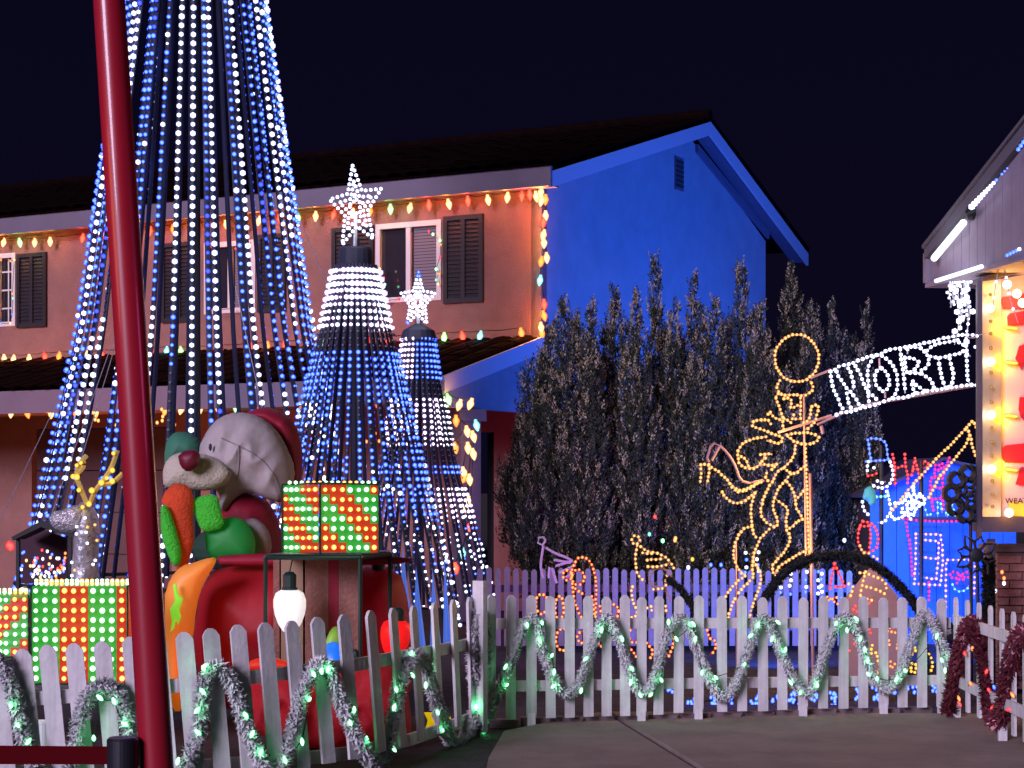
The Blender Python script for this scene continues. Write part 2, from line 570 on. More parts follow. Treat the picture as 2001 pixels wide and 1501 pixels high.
# ------------------------------------------------------------ tinsel garlands
def tinsel(b, path, rad, per_m, fall=1.0):
    pts = resample(path, 0.02)
    for i in range(len(pts) - 1):
        a = pts[i]
        d = (pts[i + 1] - a).normalized()
        u = d.orthogonal().normalized()
        w = d.cross(u)
        for k in range(int(per_m * .02)):
            th = U(0, 6.283)
            r = (u * math.cos(th) + w * math.sin(th))
            tip = a + d * U(-.04, .04) + r * rad * U(.55, 1.2)
            base = a + d * U(-.01, .01) + r * rad * .1
            s = r.cross(d).normalized() * rad * .15 + d * U(-.004, .004)
            mid = (tip + base) / 2 + d * U(-.012, .012)
            b.add([base - s, base + s, mid + s * 1.3, tip, mid - s * 1.3], [(0, 1, 2, 4), (4, 2, 3)])

def on_fence(pts, off=-0.06, z=1.0):
    return [P(x, y, fence_depth(x) + off) for x, y in smooth_path(pts, 2)]

BULB = MB()
BULB.lathe((0, 0, 0), [(.005, .014), (.007, .007), (.0115, -.002), (.0115, -.012), (.007, -.023), (.001, -.030)], 7)
bulb_green = BULB.mesh('tinsel_bulb', M['green_led'], True)
bulb_red = BULB.mesh('tinsel_bulb_red', M['red_led'], True)
bulb_orange = BULB.mesh('tinsel_bulb_orange', M['orange_led'], True)
bulb_blue = BULB.mesh('tinsel_bulb_blue', M['blue_led'], True)
bulb_white = BULB.mesh('tinsel_bulb_white', M['white_led'], True)

def garland(label, paths, bulbs, tins, rad, mesh, depth=None, group='tinsel garlands on the fences'):
    depth = depth or (lambda x: fence_depth(x) - .07)
    p0 = P(paths[0][0][0], paths[0][0][1], depth(paths[0][0][0]))
    root = thing('tinsel_garland', label, 'garland', p0, group)
    for pth in paths:
        b = MB()
        pp = [P(x, y, depth(x)) for x, y in smooth_path(pth, 2)]
        b.tube(resample(pp, .05), rad * .18, 5)
        tinsel(b, pp, rad, 2900)
        b.build('tinsel_strand', tins, root)
    w = MB()
    last = None
    for q in bulbs:
        x, y = q[0], q[1]
        mm = q[2] if len(q) > 2 else mesh
        D = depth(x) - rad * .85
        o = place(mm, 'light_bulb', root, P(x, y, D), (U(-.9, .9), U(-.9, .9), 0))
        if mm is bulb_green and bulbs.index(q) % 3 == 0:
            lamp('bulb_spill', 'POINT', P(x, y, D - .035), .16, (.08, 1, .28), root, size=.02).matrix_parent_inverse = Matrix.Translation(root.location).inverted()
        if last is not None and abs(last[0] - x) < 70:
            w.tube([P(last[0], last[1], depth(last[0]) - .02), P((last[0] + x) / 2, (last[1] + y) / 2 + 4, depth(x) - rad * .7), P(x, y, depth(x) - .02)], .0025, 4)
        last = (x, y)
    if w.v:
        w.build('light_cord', M['wire'], root)
    return root

garland('silver tinsel garland with green bulbs looped along the curved fence by the gifts',
        [[(-20, 1270), (5, 1300), (30, 1370), (45, 1440), (62, 1490), (90, 1530)],
         [(120, 1530), (145, 1470), (158, 1390), (180, 1345), (215, 1338), (240, 1365), (252, 1430), (262, 1510)],
         [(345, 1530), (372, 1480), (392, 1420), (396, 1330), (418, 1300), (448, 1318), (470, 1390), (490, 1445), (515, 1500), (535, 1510),
          (555, 1490), (575, 1410), (598, 1330), (622, 1295), (645, 1305), (660, 1360), (690, 1430), (722, 1490), (745, 1495),
          (765, 1420), (782, 1330), (805, 1275), (828, 1290), (845, 1350), (868, 1420), (888, 1462), (908, 1450), (930, 1390), (948, 1320), (950, 1250), (942, 1190)],
         [(928, 1200), (922, 1300), (935, 1380), (925, 1450), (905, 1490)]],
        [(20, 1376), (33, 1415), (57, 1447), (183, 1441), (193, 1362), (222, 1368), (242, 1414), (348, 1485), (385, 1430), (387, 1386), (394, 1349), (397, 1305), (402, 1300),
         (479, 1396), (494, 1432), (511, 1467), (556, 1483), (590, 1447), (605, 1366), (612, 1315), (628, 1308), (642, 1306), (692, 1385), (683, 1410), (716, 1443), (768, 1462),
         (771, 1380), (774, 1345), (805, 1318), (804, 1276), (843, 1300), (832, 1337), (855, 1391), (863, 1425), (895, 1460), (915, 1461), (930, 1380), (942, 1420), (947, 1308)],
        M['tinsel'], 0.052, bulb_green)
garland('silver tinsel garland with green bulbs zigzagging over the straight fence at the drive',
        [[(905, 1475), (945, 1420), (975, 1350), (1000, 1290), (1022, 1222), (1040, 1202), (1054, 1225), (1058, 1275), (1082, 1330), (1102, 1360), (1125, 1350), (1145, 1300), (1165, 1240), (1182, 1200), (1200, 1225),
          (1218, 1275), (1235, 1330), (1255, 1360), (1278, 1335), (1298, 1250), (1325, 1200), (1345, 1220), (1372, 1295), (1396, 1350), (1415, 1368), (1435, 1345), (1458, 1285), (1482, 1212), (1497, 1205), (1515, 1250),
          (1540, 1310), (1565, 1352), (1585, 1358), (1600, 1310), (1622, 1245), (1645, 1200), (1668, 1215), (1690, 1280), (1710, 1335), (1735, 1352), (1758, 1325), (1780, 1255), (1804, 1188), (1822, 1215), (1842, 1265), (1862, 1300)]],
        [(942, 1430), (950, 1440), (989, 1301), (991, 1338), (1030, 1220), (1059, 1215), (1054, 1250), (1079, 1280), (1083, 1311), (1083, 1340), (1136, 1348), (1146, 1286), (1176, 1229), (1215, 1246), (1234, 1305), (1233, 1332), (1250, 1357),
         (1273, 1356), (1292, 1328), (1306, 1214), (1321, 1247), (1354, 1218), (1359, 1247), (1372, 1313), (1398, 1323), (1455, 1298), (1468, 1241), (1482, 1220), (1519, 1215), (1510, 1247), (1535, 1268), (1544, 1332), (1564, 1352), (1597, 1337),
         (1634, 1217), (1672, 1208), (1655, 1230), (1682, 1247), (1690, 1268), (1696, 1289), (1696, 1317), (1714, 1325), (1753, 1326), (1769, 1310), (1831, 1242), (1840, 1289), (1847, 1308), (1850, 1328)],
        M['tinsel'], 0.043, bulb_green)
rdep = lambda x: interp([(1850, 12.75), (1868, 12.68), (2003, 10.93)], x)
garland('dark red tinsel garland with red bulbs hung on the picket fence at right',
        [[(1852, 1390), (1862, 1340), (1878, 1270), (1893, 1222), (1910, 1220), (1922, 1275), (1930, 1340), (1940, 1400), (1950, 1415), (1962, 1380), (1975, 1300), (1990, 1245), (2012, 1232), (2030, 1290)]],
        [(1878, 1266), (1885, 1275), (1900, 1266, bulb_orange), (1910, 1282, bulb_orange), (1928, 1311), (1896, 1335, bulb_orange), (1873, 1363, bulb_orange), (1874, 1374), (1974, 1284, bulb_orange), (1977, 1356, bulb_orange),
         (1946, 1411, bulb_orange), (1942, 1380), (1950, 1392), (1972, 1386), (1932, 1348), (1942, 1342, bulb_blue), (1992, 1233, bulb_white)],
        M['tinsel_red'], 0.068, bulb_red, depth=rdep)

# ------------------------------------------------------------ lights on cords (house)
C9 = MB()
C9.lathe((0, 0, 0), [(.017, .030), (.019, .006), (.032, -.012), (.034, -.030), (.024, -.058), (.010, -.080), (.002, -.088)], 9)
c9 = {k: C9.mesh('c9_' + k, M['c9_' + k], True) for k in ('warm', 'red', 'orange', 'green', 'teal')}
for _m in c9.values():
    _m.transform(Matrix.Scale(1.25, 4))
C9COL = {'warm': (1.0, 0.34, 0.05), 'red': (1.0, 0.08, 0.05), 'orange': (1.0, 0.28, 0.05), 'green': (0.35, 0.8, 0.15), 'teal': (0.1, 0.5, 0.6)}
def bulb_string(label, items, depth, power=2.2, out=Vector((0, 0, 0)), tilt=0.25, group='coloured bulb strings on the house', sag=3):
    root = thing('light_string', label, 'string lights', P(items[0][0], items[0][1], depth(items[0][0])), group)
    cord = []
    for i, (x, y, c) in enumerate(items):
        p = P(x, y, depth(x)) + out
        place(c9[c], 'bulb', root, p, (U(-tilt, tilt), U(-tilt, tilt), 0))
        cap = p + Vector((0, 0, .035))
        cord.append(cap)
        lo = lamp('bulb_light', 'POINT', p + Vector((-.03, -.06, -.02)) if power else p, power * (0.6 if c in ('green', 'teal') else 1), C9COL[c], root, size=.03)
        lo.matrix_parent_inverse = Matrix.Translation(root.location).inverted()
    m = MB()
    for a, b in zip(cord, cord[1:]):
        mid = (a + b) / 2 + Vector((0, 0, -sag * .004))
        m.tube([a, mid, b], .006, 4)
    m.build('cord', M['wire'], root)
    return root

# ------------------------------------------------------------ the house
B = P(1058, 372, 23.4)
UF = Vector((-0.875, 0.484, 0)).normalized()        # along the front wall, to the left
US = Vector((0.484, 0.875, 0)).normalized()         # along the gable wall, to the back
NF = -US                                            # out of the front wall
NS = -UF                                            # out of the gable wall
Bx = Vector((B.x, B.y, 0))
def HF(t, z, out=0.0):                              # a point on the front wall
    return Bx + UF * t + NF * out + Vector((0, 0, z))
def HS(t, z, out=0.0):                              # a point on the gable wall
    return Bx + US * t + NS * out + Vector((0, 0, z))
def t_front(px, out=0.0):
    k = (px - 1000.5) / F
    o = Bx + NF * out
    return (k * o.y - o.x) / (UF.x - k * UF.y)
def z_at(px, py, out=0.0):
    t = t_front(px, out)
    p = HF(t, 0, out)
    return EYE - (py - HZ) / F * p.y

house = thing('house', 'two storey stucco house with shutters, coloured bulb strings and blue lit gable', 'house', (Bx.x, Bx.y, 0))
EZ = 5.40
# front wall with real openings: built as strips round the windows
LEN = 16.0
wins = []       # (px0, py0, px1, py1)
def wrect(px0, px1, py0, py1):
    t0, t1 = t_front(px1), t_front(px0)
    z0 = z_at((px0 + px1) / 2, py1)
    z1 = z_at((px0 + px1) / 2, py0)
    return (t0, t1, z0, z1)
w_right = wrect(735, 863, 434, 590)
w_mid = wrect(400, 500, 472, 612)
w_left = wrect(-70, 31, 498, 640)
wins = sorted([w_right, w_mid, w_left])
b = MB()
def wallbox(bb, t0, t1, z0, z1, th=0.15, o=0.0, mi=0):
    q = [HF(t0, z0, o), HF(t1, z0, o), HF(t1, z1, o), HF(t0, z1, o)]
    bb.hexa(q, US * th, mi)
cur = 0.0
zlo = 3.3
for (t0, t1, z0, z1) in wins:
    wallbox(b, cur, t0, zlo, EZ)
    wallbox(b, t0, t1, zlo, z0)
    wallbox(b, t0, t1, z1, EZ)
    cur = t1
wallbox(b, cur, LEN, zlo, EZ)
b.build('upper_wall', M['stucco'], house)
b = MB()
DOOR0, DOOR1 = t_front(965), t_front(915)
G0, G1 = t_front(230), t_front(62)
wallbox(b, 0, DOOR0, 0, zlo)
wallbox(b, DOOR0, DOOR1, 2.3, zlo)
wallbox(b, DOOR1, G0 - 1.0, 0, zlo)
wallbox(b, G0 - 1.0, G1, 2.45, zlo)
wallbox(b, G1, LEN, 0, zlo)
b.build('lower_wall', M['stucco'], house)
b = MB()
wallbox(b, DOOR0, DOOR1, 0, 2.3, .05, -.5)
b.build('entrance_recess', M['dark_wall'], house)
gd = MB()
n = 4
for k in range(n):
    wallbox(gd, G0 - 1.0, G1, 2.45 * k / n, 2.45 * (k + 1) / n - .015, .04, -.1)
gd.build('garage_door', M['garage'], house)

# gable wall
PK_T, PK_Z, END_T = 4.8, 7.0, 7.83
b = MB()
q = [HS(0.0, 0), HS(END_T, 0), HS(END_T, 5.62), HS(PK_T, PK_Z - .22), HS(0.0, 5.45)]
b.hexa(q, -NS * .15)
b.build('gable_wall', mat('gable_stucco', (0.42, 0.40, 0.42), 0.9, noise=(3, 0.88, 1.08), bump=(60, 0.5)), house)
# gable vent
vt = MB()
a0 = 4.15
vq = [HS(a0, 5.98, .012), HS(a0 + .52, 5.98, .012), HS(a0 + .52, 6.42, .012), HS(a0, 6.42, .012)]
vt.hexa([HS(a0, 5.96, .02), HS(a0 + .30, 5.96, .02), HS(a0 + .30, 6.44, .02), HS(a0, 6.44, .02)], -NS * .018)
vent = vt.build('gable_vent', M['mortar'], house)
for k in range(6):
    s = MB()
    z = 6.0 + k * .07
    s.hexa([HS(a0 + .02, z, .022), HS(a0 + .28, z, .022), HS(a0 + .28, z + .045, .035), HS(a0 + .02, z + .045, .035)], -NS * .01)
    s.build('louvre', M['dark_wall'], vent)

def slab(bb, a, c, thick, depth_vec, mi=0):
    """board from a to c, its face thick high, extruded by depth_vec"""
    bb.hexa([a, c, c - Vector((0, 0, thick)), a - Vector((0, 0, thick))], depth_vec, mi)
# rake boards and soffit
OV = 0.30
eL, eR = HS(-.30, 5.53, OV), HS(9.05, 5.53, OV)
pk_ = HS(PK_T, 7.03, OV)
b = MB()
slab(b, eL, pk_, .20, -NS * .04)
slab(b, pk_ + Vector((0, 0, .004)), eR, .20, -NS * .04)
b.build('rake_board', M['gable_trim'], house)
b = MB()
for a_, c_ in ((eL, pk_), (pk_, eR)):
    q = [a_ - Vector((0, 0, .12)) - NS * .045, c_ - Vector((0, 0, .12)) - NS * .045]
    b.hexa([q[0], q[1], q[1] - NS * (OV - .05), q[0] - NS * (OV - .05)], (0, 0, -.02))
b.build('rake_soffit', M['trim'], house)
b = MB()
slab(b, HS(PK_T + .12, PK_Z - .26, .05), HS(END_T + .05, 5.78, .05), .12, -NS * .048)
b.build('frieze_board', M['trim'], house)
# front fascia and soffit, with its gutter
b = MB()
fz = 5.60
b.hexa([HF(-OV, fz - .25, .32), HF(LEN, fz - .25, .32), HF(LEN, fz, .32), HF(-OV, fz, .32)], US * .05)
b.build('fascia_board', M['trim'], house)
b = MB()
b.hexa([HF(-OV + .05, fz - .23, .0), HF(LEN, fz - .23, .0), HF(LEN, fz - .23, .27), HF(-OV + .05, fz - .23, .27)], (0, 0, .02))
b.build('eave_soffit', M['trim'], house)
# roof: curved clay tiles (waves) down both slopes
def roof_tiles(bb, o, du, dv, nu, nv, w, l, up, rr=.045):
    for j in range(nv):
        for i in range(nu):
            base = o + du * (i * w) + dv * (j * l) + up * (.02 + .012 * R())
            seg = []
            for e in (0, 1):
                for k in range(5):
                    th = math.pi * k / 4
                    seg.append(base + dv * (l * 1.08 * e) + du * (w * .5 - math.cos(th) * w * .46) + up * (math.sin(th) * rr * (1.0 if e == 0 else .8)))
            bb.add(seg, [(k, k + 1, k + 6, k + 5) for k in range(4)])
roof = MB()
slope_l = (pk_ - eL)
dvv = (HS(PK_T, 7.07, OV) - HS(-.36, 5.60, OV))
LV = dvv.length
dvn = dvv.normalized()
upn = NS.cross(dvn).normalized()
if upn.z < 0:
    upn = -upn
oo = HS(-.36, 5.60, OV)
roof.hexa([oo, oo + UF * (LEN + .3), oo + UF * (LEN + .3) + dvn * LV, oo + dvn * LV], upn * .02)
pr = HS(9.1, 5.58, OV)
roof.hexa([oo + dvn * LV + upn * .001, oo + dvn * LV + UF * (LEN + .3), pr + UF * (LEN + .3), pr], (0, 0, .05))
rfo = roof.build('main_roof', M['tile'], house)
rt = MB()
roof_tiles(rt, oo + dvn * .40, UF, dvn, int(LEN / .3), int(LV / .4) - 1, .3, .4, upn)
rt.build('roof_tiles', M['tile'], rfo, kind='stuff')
tm = MB()
roof_tiles(tm, Vector((0, 0, 0)), UF, dvn, 1, 1, .3, .42, upn, .06)
tmesh = tm.mesh('roof_tile', M['tile'])
for i in range(44):
    place(tmesh, 'roof_tile', rfo, oo - dvn * .06 + UF * (.3 * i) + upn * .006 * R())
m = MB()
m.tube([HS(PK_T, 7.14, OV), HS(PK_T, 7.14, OV) + UF * (LEN + .3)], .08, 8)
m.build('ridge_tile', M['tile'], rfo)

# windows and shutters
def window(rect, cols, rows, shut_l, shut_r, name='window', blinds=True):
    t0, t1, z0, z1 = rect
    fm = MB()
    w = .07
    for (a, c, d, e) in ((t0, t1, z1 - w, z1), (t0, t1, z0, z0 + w), (t0, t0 + w, z0 + w, z1 - w), (t1 - w, t1, z0 + w, z1 - w)):
        wallbox(fm, a, c, d, e, .06, .02)
    for k in range(1, cols):
        tt = t0 + (t1 - t0) * k / cols
        wallbox(fm, tt - .035, tt + .035, z0 + w, z1 - w, .05, .012)
    f = fm.build(name, M['frame'], house)
    for k in range(cols):
        a = t0 + (t1 - t0) * k / cols + .04
        c = t0 + (t1 - t0) * (k + 1) / cols - .04
        g_ = MB()
        wallbox(g_, a, c, z0 + w, z1 - w, .008, -.045)
        g_.build('pane', M['glass'], f)
        if rows > 1:
            mm = MB()
            for r_ in range(1, rows):
                zz = z0 + (z1 - z0) * r_ / rows
                wallbox(mm, a, c, zz - .012, zz + .012, .012, -.03)
            tt = (a + c) / 2
            wallbox(mm, tt - .012, tt + .012, z0 + w, z1 - w, .012, -.0285)
            mm.build('muntin', M['frame'], f)
        elif blinds and k == cols - 2 or blinds and cols == 2 and k == 0:
            bl = MB()
            nz = 22
            for r_ in range(nz):
                zz = z0 + w + (z1 - z0 - 2 * w) * (r_ + .5) / nz
                wallbox(bl, a + .02, c - .02, zz - .012, zz + .022, .004, -.039)
            bl.build('blind_slats', M['blind'], f, kind='stuff')
    return f

def shutter(px0, px1, py0, py1):
    t0, t1 = t_front(px1), t_front(px0)
    xm = (px0 + px1) / 2
    z0, z1 = z_at(xm, py1), z_at(xm, py0)
    s = MB()
    fw = .06
    wallbox(s, t0, t0 + fw, z0, z1, .04, .045)
    wallbox(s, t1 - fw, t1, z0, z1, .04, .045)
    tm_ = (t0 + t1) / 2
    wallbox(s, tm_ - .03, tm_ + .03, z0 + fw, z1 - fw, .04, .045)
    wallbox(s, t0 + fw, t1 - fw, z1 - fw, z1, .04, .043)
    wallbox(s, t0 + fw, t1 - fw, z0, z0 + fw, .04, .043)
    o = s.build('shutter', M['shutter'], house)
    nsl = int((z1 - z0) / .06)
    sl = MB()
    for k in range(nsl):
        z = z0 + fw + (z1 - z0 - 2 * fw) * k / nsl
        for a, c in ((t0 + fw, tm_ - .03), (tm_ + .03, t1 - fw)):
            sl.hexa([HF(a, z, .03), HF(c, z, .03), HF(c, z + .05, .012), HF(a, z + .05, .012)], US * .006)
    sl.build('shutter_slats', M['shutter'], o, kind='stuff')
window(w_right, 2, 1, 1, 1)
window(w_mid, 2, 1, 1, 1)
window(w_left, 3, 4, 1, 1)
shutter(869, 946, 421, 592)
shutter(651, 732, 444, 600)
shutter(318, 388, 474, 630)
shutter(506, 560, 458, 610)
shutter(36, 93, 495, 640)

# porch / garage roof along the front
PO, PZ = 2.36, 2.80
b = MB()
pa, pb_ = HF(.0, 3.44, .02), HF(LEN, 3.44, .02)
pc, pd = HF(.0, PZ, PO + .12), HF(LEN, PZ, PO + .12)
b.hexa([pa, pb_, pd, pc], (0, 0, .05))
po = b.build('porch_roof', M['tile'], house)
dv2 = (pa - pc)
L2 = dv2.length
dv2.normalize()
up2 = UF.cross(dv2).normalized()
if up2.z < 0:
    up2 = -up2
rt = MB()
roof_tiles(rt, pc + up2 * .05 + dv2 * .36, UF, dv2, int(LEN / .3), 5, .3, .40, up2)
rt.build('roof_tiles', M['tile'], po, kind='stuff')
tm = MB()
roof_tiles(tm, Vector((0, 0, 0)), UF, dv2, 1, 1, .3, .42, up2, .055)
tmesh = tm.mesh('porch_tile', M['tile'])
for i in range(44):
    place(tmesh, 'roof_tile', po, pc + up2 * .05 - dv2 * .05 + UF * (.3 * i))
b = MB()
b.hexa([HF(-.04, PZ - .24, PO + .13), HF(LEN, PZ - .24, PO + .13), HF(LEN, PZ + .06, PO + .13), HF(-.04, PZ + .06, PO + .13)], US * .04)
b.build('porch_fascia', M['trim'], house)
b = MB()
slab(b, HF(-.05, PZ + .07, PO + .10), HF(-.05, 3.50, .01), .20, UF * .04)
b.build('porch_rake_board', M['gable_trim'], house)
b = MB()
b.hexa([HF(.01, 2.52, PO - .12), HF(.01, 2.52, .001), HF(.01, 3.36, .001), HF(.01, PZ - .06, PO - .12)], UF * .12)
b.build('porch_end_wall', mat('end_wall_stucco', (0.30, 0.29, 0.31), 0.9, noise=(3, 0.85, 1.08), bump=(60, .5)), house)
b = MB()
b.hexa([HF(.135, 2.54, PO - .1), HF(LEN, 2.54, PO - .1), HF(LEN, PZ - .1, PO - .1), HF(.135, PZ - .1, PO - .1)], US * .2)
b.build('porch_beam', M['stucco'], house)
b = MB()
b.box(HF(.10, 1.26, PO - .64), (.26, .26, 2.52), rot_z(.5))
b.box(HF(.10, 2.44, PO - .64), (.36, .36, .14), rot_z(.5))
b.box(HF(.10, .1, PO - .64), (.34, .34, .2), rot_z(.5))
b.build('porch_column', M['trim'], house)

# bulb strings on the house
eave_items = [(-22, 472, 'orange'), (8, 470, 'warm'), (38, 470, 'green'), (68, 470, 'warm'), (98, 468, 'warm'), (162, 461, 'red'), (206, 455, 'red'), (250, 450, 'warm'), (294, 447, 'red'), (338, 444, 'orange'), (376, 439, 'warm'),
              (408, 437, 'red'), (441, 435, 'warm'), (475, 431, 'orange'), (507, 427, 'warm'), (545, 424, 'red'), (582, 421, 'green'), (617, 418, 'warm'), (653, 415, 'red'), (690, 412, 'warm'), (724, 409, 'orange'), (763, 404, 'green'),
              (802, 402, 'warm'), (838, 396, 'red'), (876, 394, 'warm'), (914, 388, 'red'), (953, 386, 'warm'), (992, 381, 'warm'), (1020, 378, 'red'), (1035, 376, 'red'), (1047, 379, 'warm')]
def wall_depth(out, extra=0.0):
    def f(px):
        return HF(t_front(px, out), 0, out).y + extra
    return f
bulb_string('string of warm and red bulbs hanging under the upper eave', eave_items, wall_depth(.14), 3.5)
corner = [(1058, 371, 'warm'), (1066, 385, 'orange'), (1059, 388, 'warm'), (1066, 417, 'warm'), (1062, 430, 'red'), (1063, 454, 'warm'), (1063, 470, 'warm'), (1068, 499, 'warm'), (1058, 506, 'orange'), (1056, 543, 'teal'),
          (1063, 590, 'red'), (1062, 612, 'orange'), (1057, 635, 'warm'), (1058, 647, 'orange')]
bulb_string('vertical string of bulbs down the house corner beside the blue gable', corner, lambda px: 23.33, 3.4, sag=0)
mid_items = [(-20, 703, 'orange'), (8, 702, 'warm'), (27, 703, 'warm'), (57, 702, 'warm'), (87, 698, 'red'), (116, 697, 'orange'), (170, 695, 'warm'), (198, 694, 'red'), (245, 690, 'orange'), (295, 688, 'red'), (326, 687, 'teal'), (353, 687, 'green'),
             (385, 686, 'warm'), (430, 684, 'red'), (490, 680, 'red'), (523, 677, 'orange'), (556, 676, 'red'), (597, 673, 'warm'), (630, 671, 'green'), (665, 669, 'red'), (718, 668, 'red'), (758, 666, 'red'), (792, 664, 'red'), (830, 662, 'orange'), (868, 660, 'green'), (903, 658, 'red'),
             (939, 657, 'teal'), (1018, 651, 'orange')]
bulb_string('string of bulbs lying where the porch roof meets the upper wall', [(x, y - 5, c) for x, y, c in mid_items], wall_depth(.30), 2.6)
low_items = [(-15, 802, 'red'), (22, 802, 'warm'), (52, 803, 'orange'), (100, 803, 'warm'), (148, 803, 'orange'), (186, 800, 'warm'), (219, 798, 'orange'), (270, 798, 'warm'), (323, 797, 'orange'), (355, 795, 'warm'), (390, 793, 'warm'), (427, 793, 'warm'), (462, 790, 'green'), (501, 787, 'red'),
             (537, 781, 'warm'), (582, 790, 'red'), (640, 786, 'red'), (690, 782, 'warm'), (740, 780, 'red'), (800, 778, 'orange'), (828, 776, 'orange'), (875, 775, 'green'), (899, 786, 'warm'), (921, 784, 'warm')]
bulb_string('string of bulbs along the porch fascia above the garage door', low_items, wall_depth(2.4), 2.8, tilt=.35)
col_items = [(891, 817, 'orange'), (912, 838, 'warm'), (889, 870, 'orange'), (914, 870, 'warm'), (905, 918, 'warm'), (908, 928, 'orange'), (917, 932, 'warm'), (915, 975, 'warm'), (911, 985, 'warm'), (924, 848, 'warm'), (930, 826, 'teal'), (924, 882, 'warm'), (918, 1025, 'red'), (904, 1076, 'teal'), (890, 1105, 'red')]
bulb_string('string of bulbs spiralled down the white porch column', col_items, lambda px: 21.45, 1.2, sag=0)
# small bulbs round the windows
wi = [(860, 470, 'green'), (861, 478, 'orange'), (860, 502, 'red'), (852, 526, 'green'), (858, 535, 'orange'), (852, 547, 'teal'), (856, 555, 'warm'), (838, 452, 'red'), (846, 458, 'green')]
def small_string(label, items, depth, rs=.018, group='small bulb strings in the windows', name='light_string', cord=True):
    root = thing(name, label, 'string lights', P(items[0][0], items[0][1], depth), group)
    mats_ = {'warm': M['c9_warm'], 'red': M['red_led'], 'green': M['green_led'], 'orange': M['orange_led'], 'teal': M['teal_led'], 'blue': M['blue_led'], 'white': M['white_led'], 'gold': M['gold_led'], 'yellow': M['yellow_led']}
    w = MB()
    prev = None
    for x, y, c in items:
        b_ = MB()
        b_.ico((0, 0, 0), rs, 0, (1, 1, 1.3))
        key = 'small_%s_%.3f' % (c, rs)
        me = SMALL.get(key)
        if me is None:
            me = SMALL[key] = b_.mesh(key, mats_[c], True)
        p = P(x, y, depth)
        place(me, 'bulb', root, p)
        if prev is not None and (prev - p).length < .6:
            w.tube([prev, p], .004, 4)
        elif cord and w.v:
            w.build('cord', M['wire'], root)
            w = MB()
        prev = p
    if cord and w.v:
        w.build('cord', M['wire'], root)
    return root
SMALL = {}
small_string('small coloured bulbs down the right edge of the window under the eave', wi, 24.05)
small_string('small coloured bulbs at the lower left of the window beside the tall star', [(742, 525, 'warm'), (750, 543, 'red'), (752, 556, 'green'), (755, 588, 'orange'), (779, 584, 'red')], 24.4)
small_string('small coloured bulbs around the leftmost window', [(2, 508, 'orange'), (20, 510, 'orange'), (28, 508, 'warm'), (24, 574, 'orange'), (25, 583, 'teal'), (24, 614, 'blue'), (20, 632, 'warm'), (1, 632, 'blue')], 27.55)
small_string('small red bulbs round the window seen through the big light tree', [(412, 482, 'red'), (425, 484, 'red'), (460, 486, 'red'), (466, 483, 'orange'), (417, 603, 'red'), (426, 606, 'red'), (453, 603, 'orange'), (491, 474, 'red'), (493, 530, 'red'), (495, 540, 'red'), (494, 592, 'red')], 25.6)

# blue flood light on the gable, red flood light on the lower wall: real lamps standing in the yard
def flood(label, loc, tgt, power, color, spot=90, blend=.7, size=.12):
    root = thing('flood_light', label, 'flood light', loc, 'flood lights in the yard')
    d = (Vector(tgt) - Vector(loc)).normalized()
    qt = d.to_track_quat('Z', 'Y').to_matrix()
    b_ = MB()
    b_.lathe(Vector(loc) - d * .14, [(.03, 0), (.07, .02), (.09, .10), (.10, .12)], 12, 0, qt)
    b_.build('lamp_housing', M['black'], root)
    b_ = MB()
    b_.tube([Vector(loc) - d * .12, (loc[0], loc[1], 0.0)], .012, 6)
    b_.build('stake', M['black'], root)
    l = lamp('flood_beam', 'SPOT', Vector(loc) + d * .02, power, color, root, tgt, size, spot, blend)
    l.matrix_parent_inverse = Matrix.Translation(root.location).inverted()
    return root
flood('black flood light staked in the side yard aimed at the gable', (8.2, 22.5, 0.35), HS(3.4, 4.4), 4700, (0.02, 0.12, 0.95), 100, .8)
flood('black flood light staked by the porch aimed at the red lit wall', (1.0, 20.6, 0.25), HF(.45, 1.3), 110, (1.0, 0.02, 0.06), 58)
flood('black flood light staked before the garage aimed at its door', (-5.2, 21.0, 0.25), HF(7.5, 1.4), 420, (1.0, 0.26, 0.07), 125)
flood('black flood light beside the small light tree aimed up at the porch column', (-.25, 19.6, 0.25), HF(.1, 1.9, PO - .64), 9, (0.35, 0.25, 1.0), 26)

# ------------------------------------------------------------ light trees
def strand_path(fun, z0, z1, step):
    pts = []
    z = z0
    while z < z1:
        pts.append(fun(z))
        z += step
    return pts

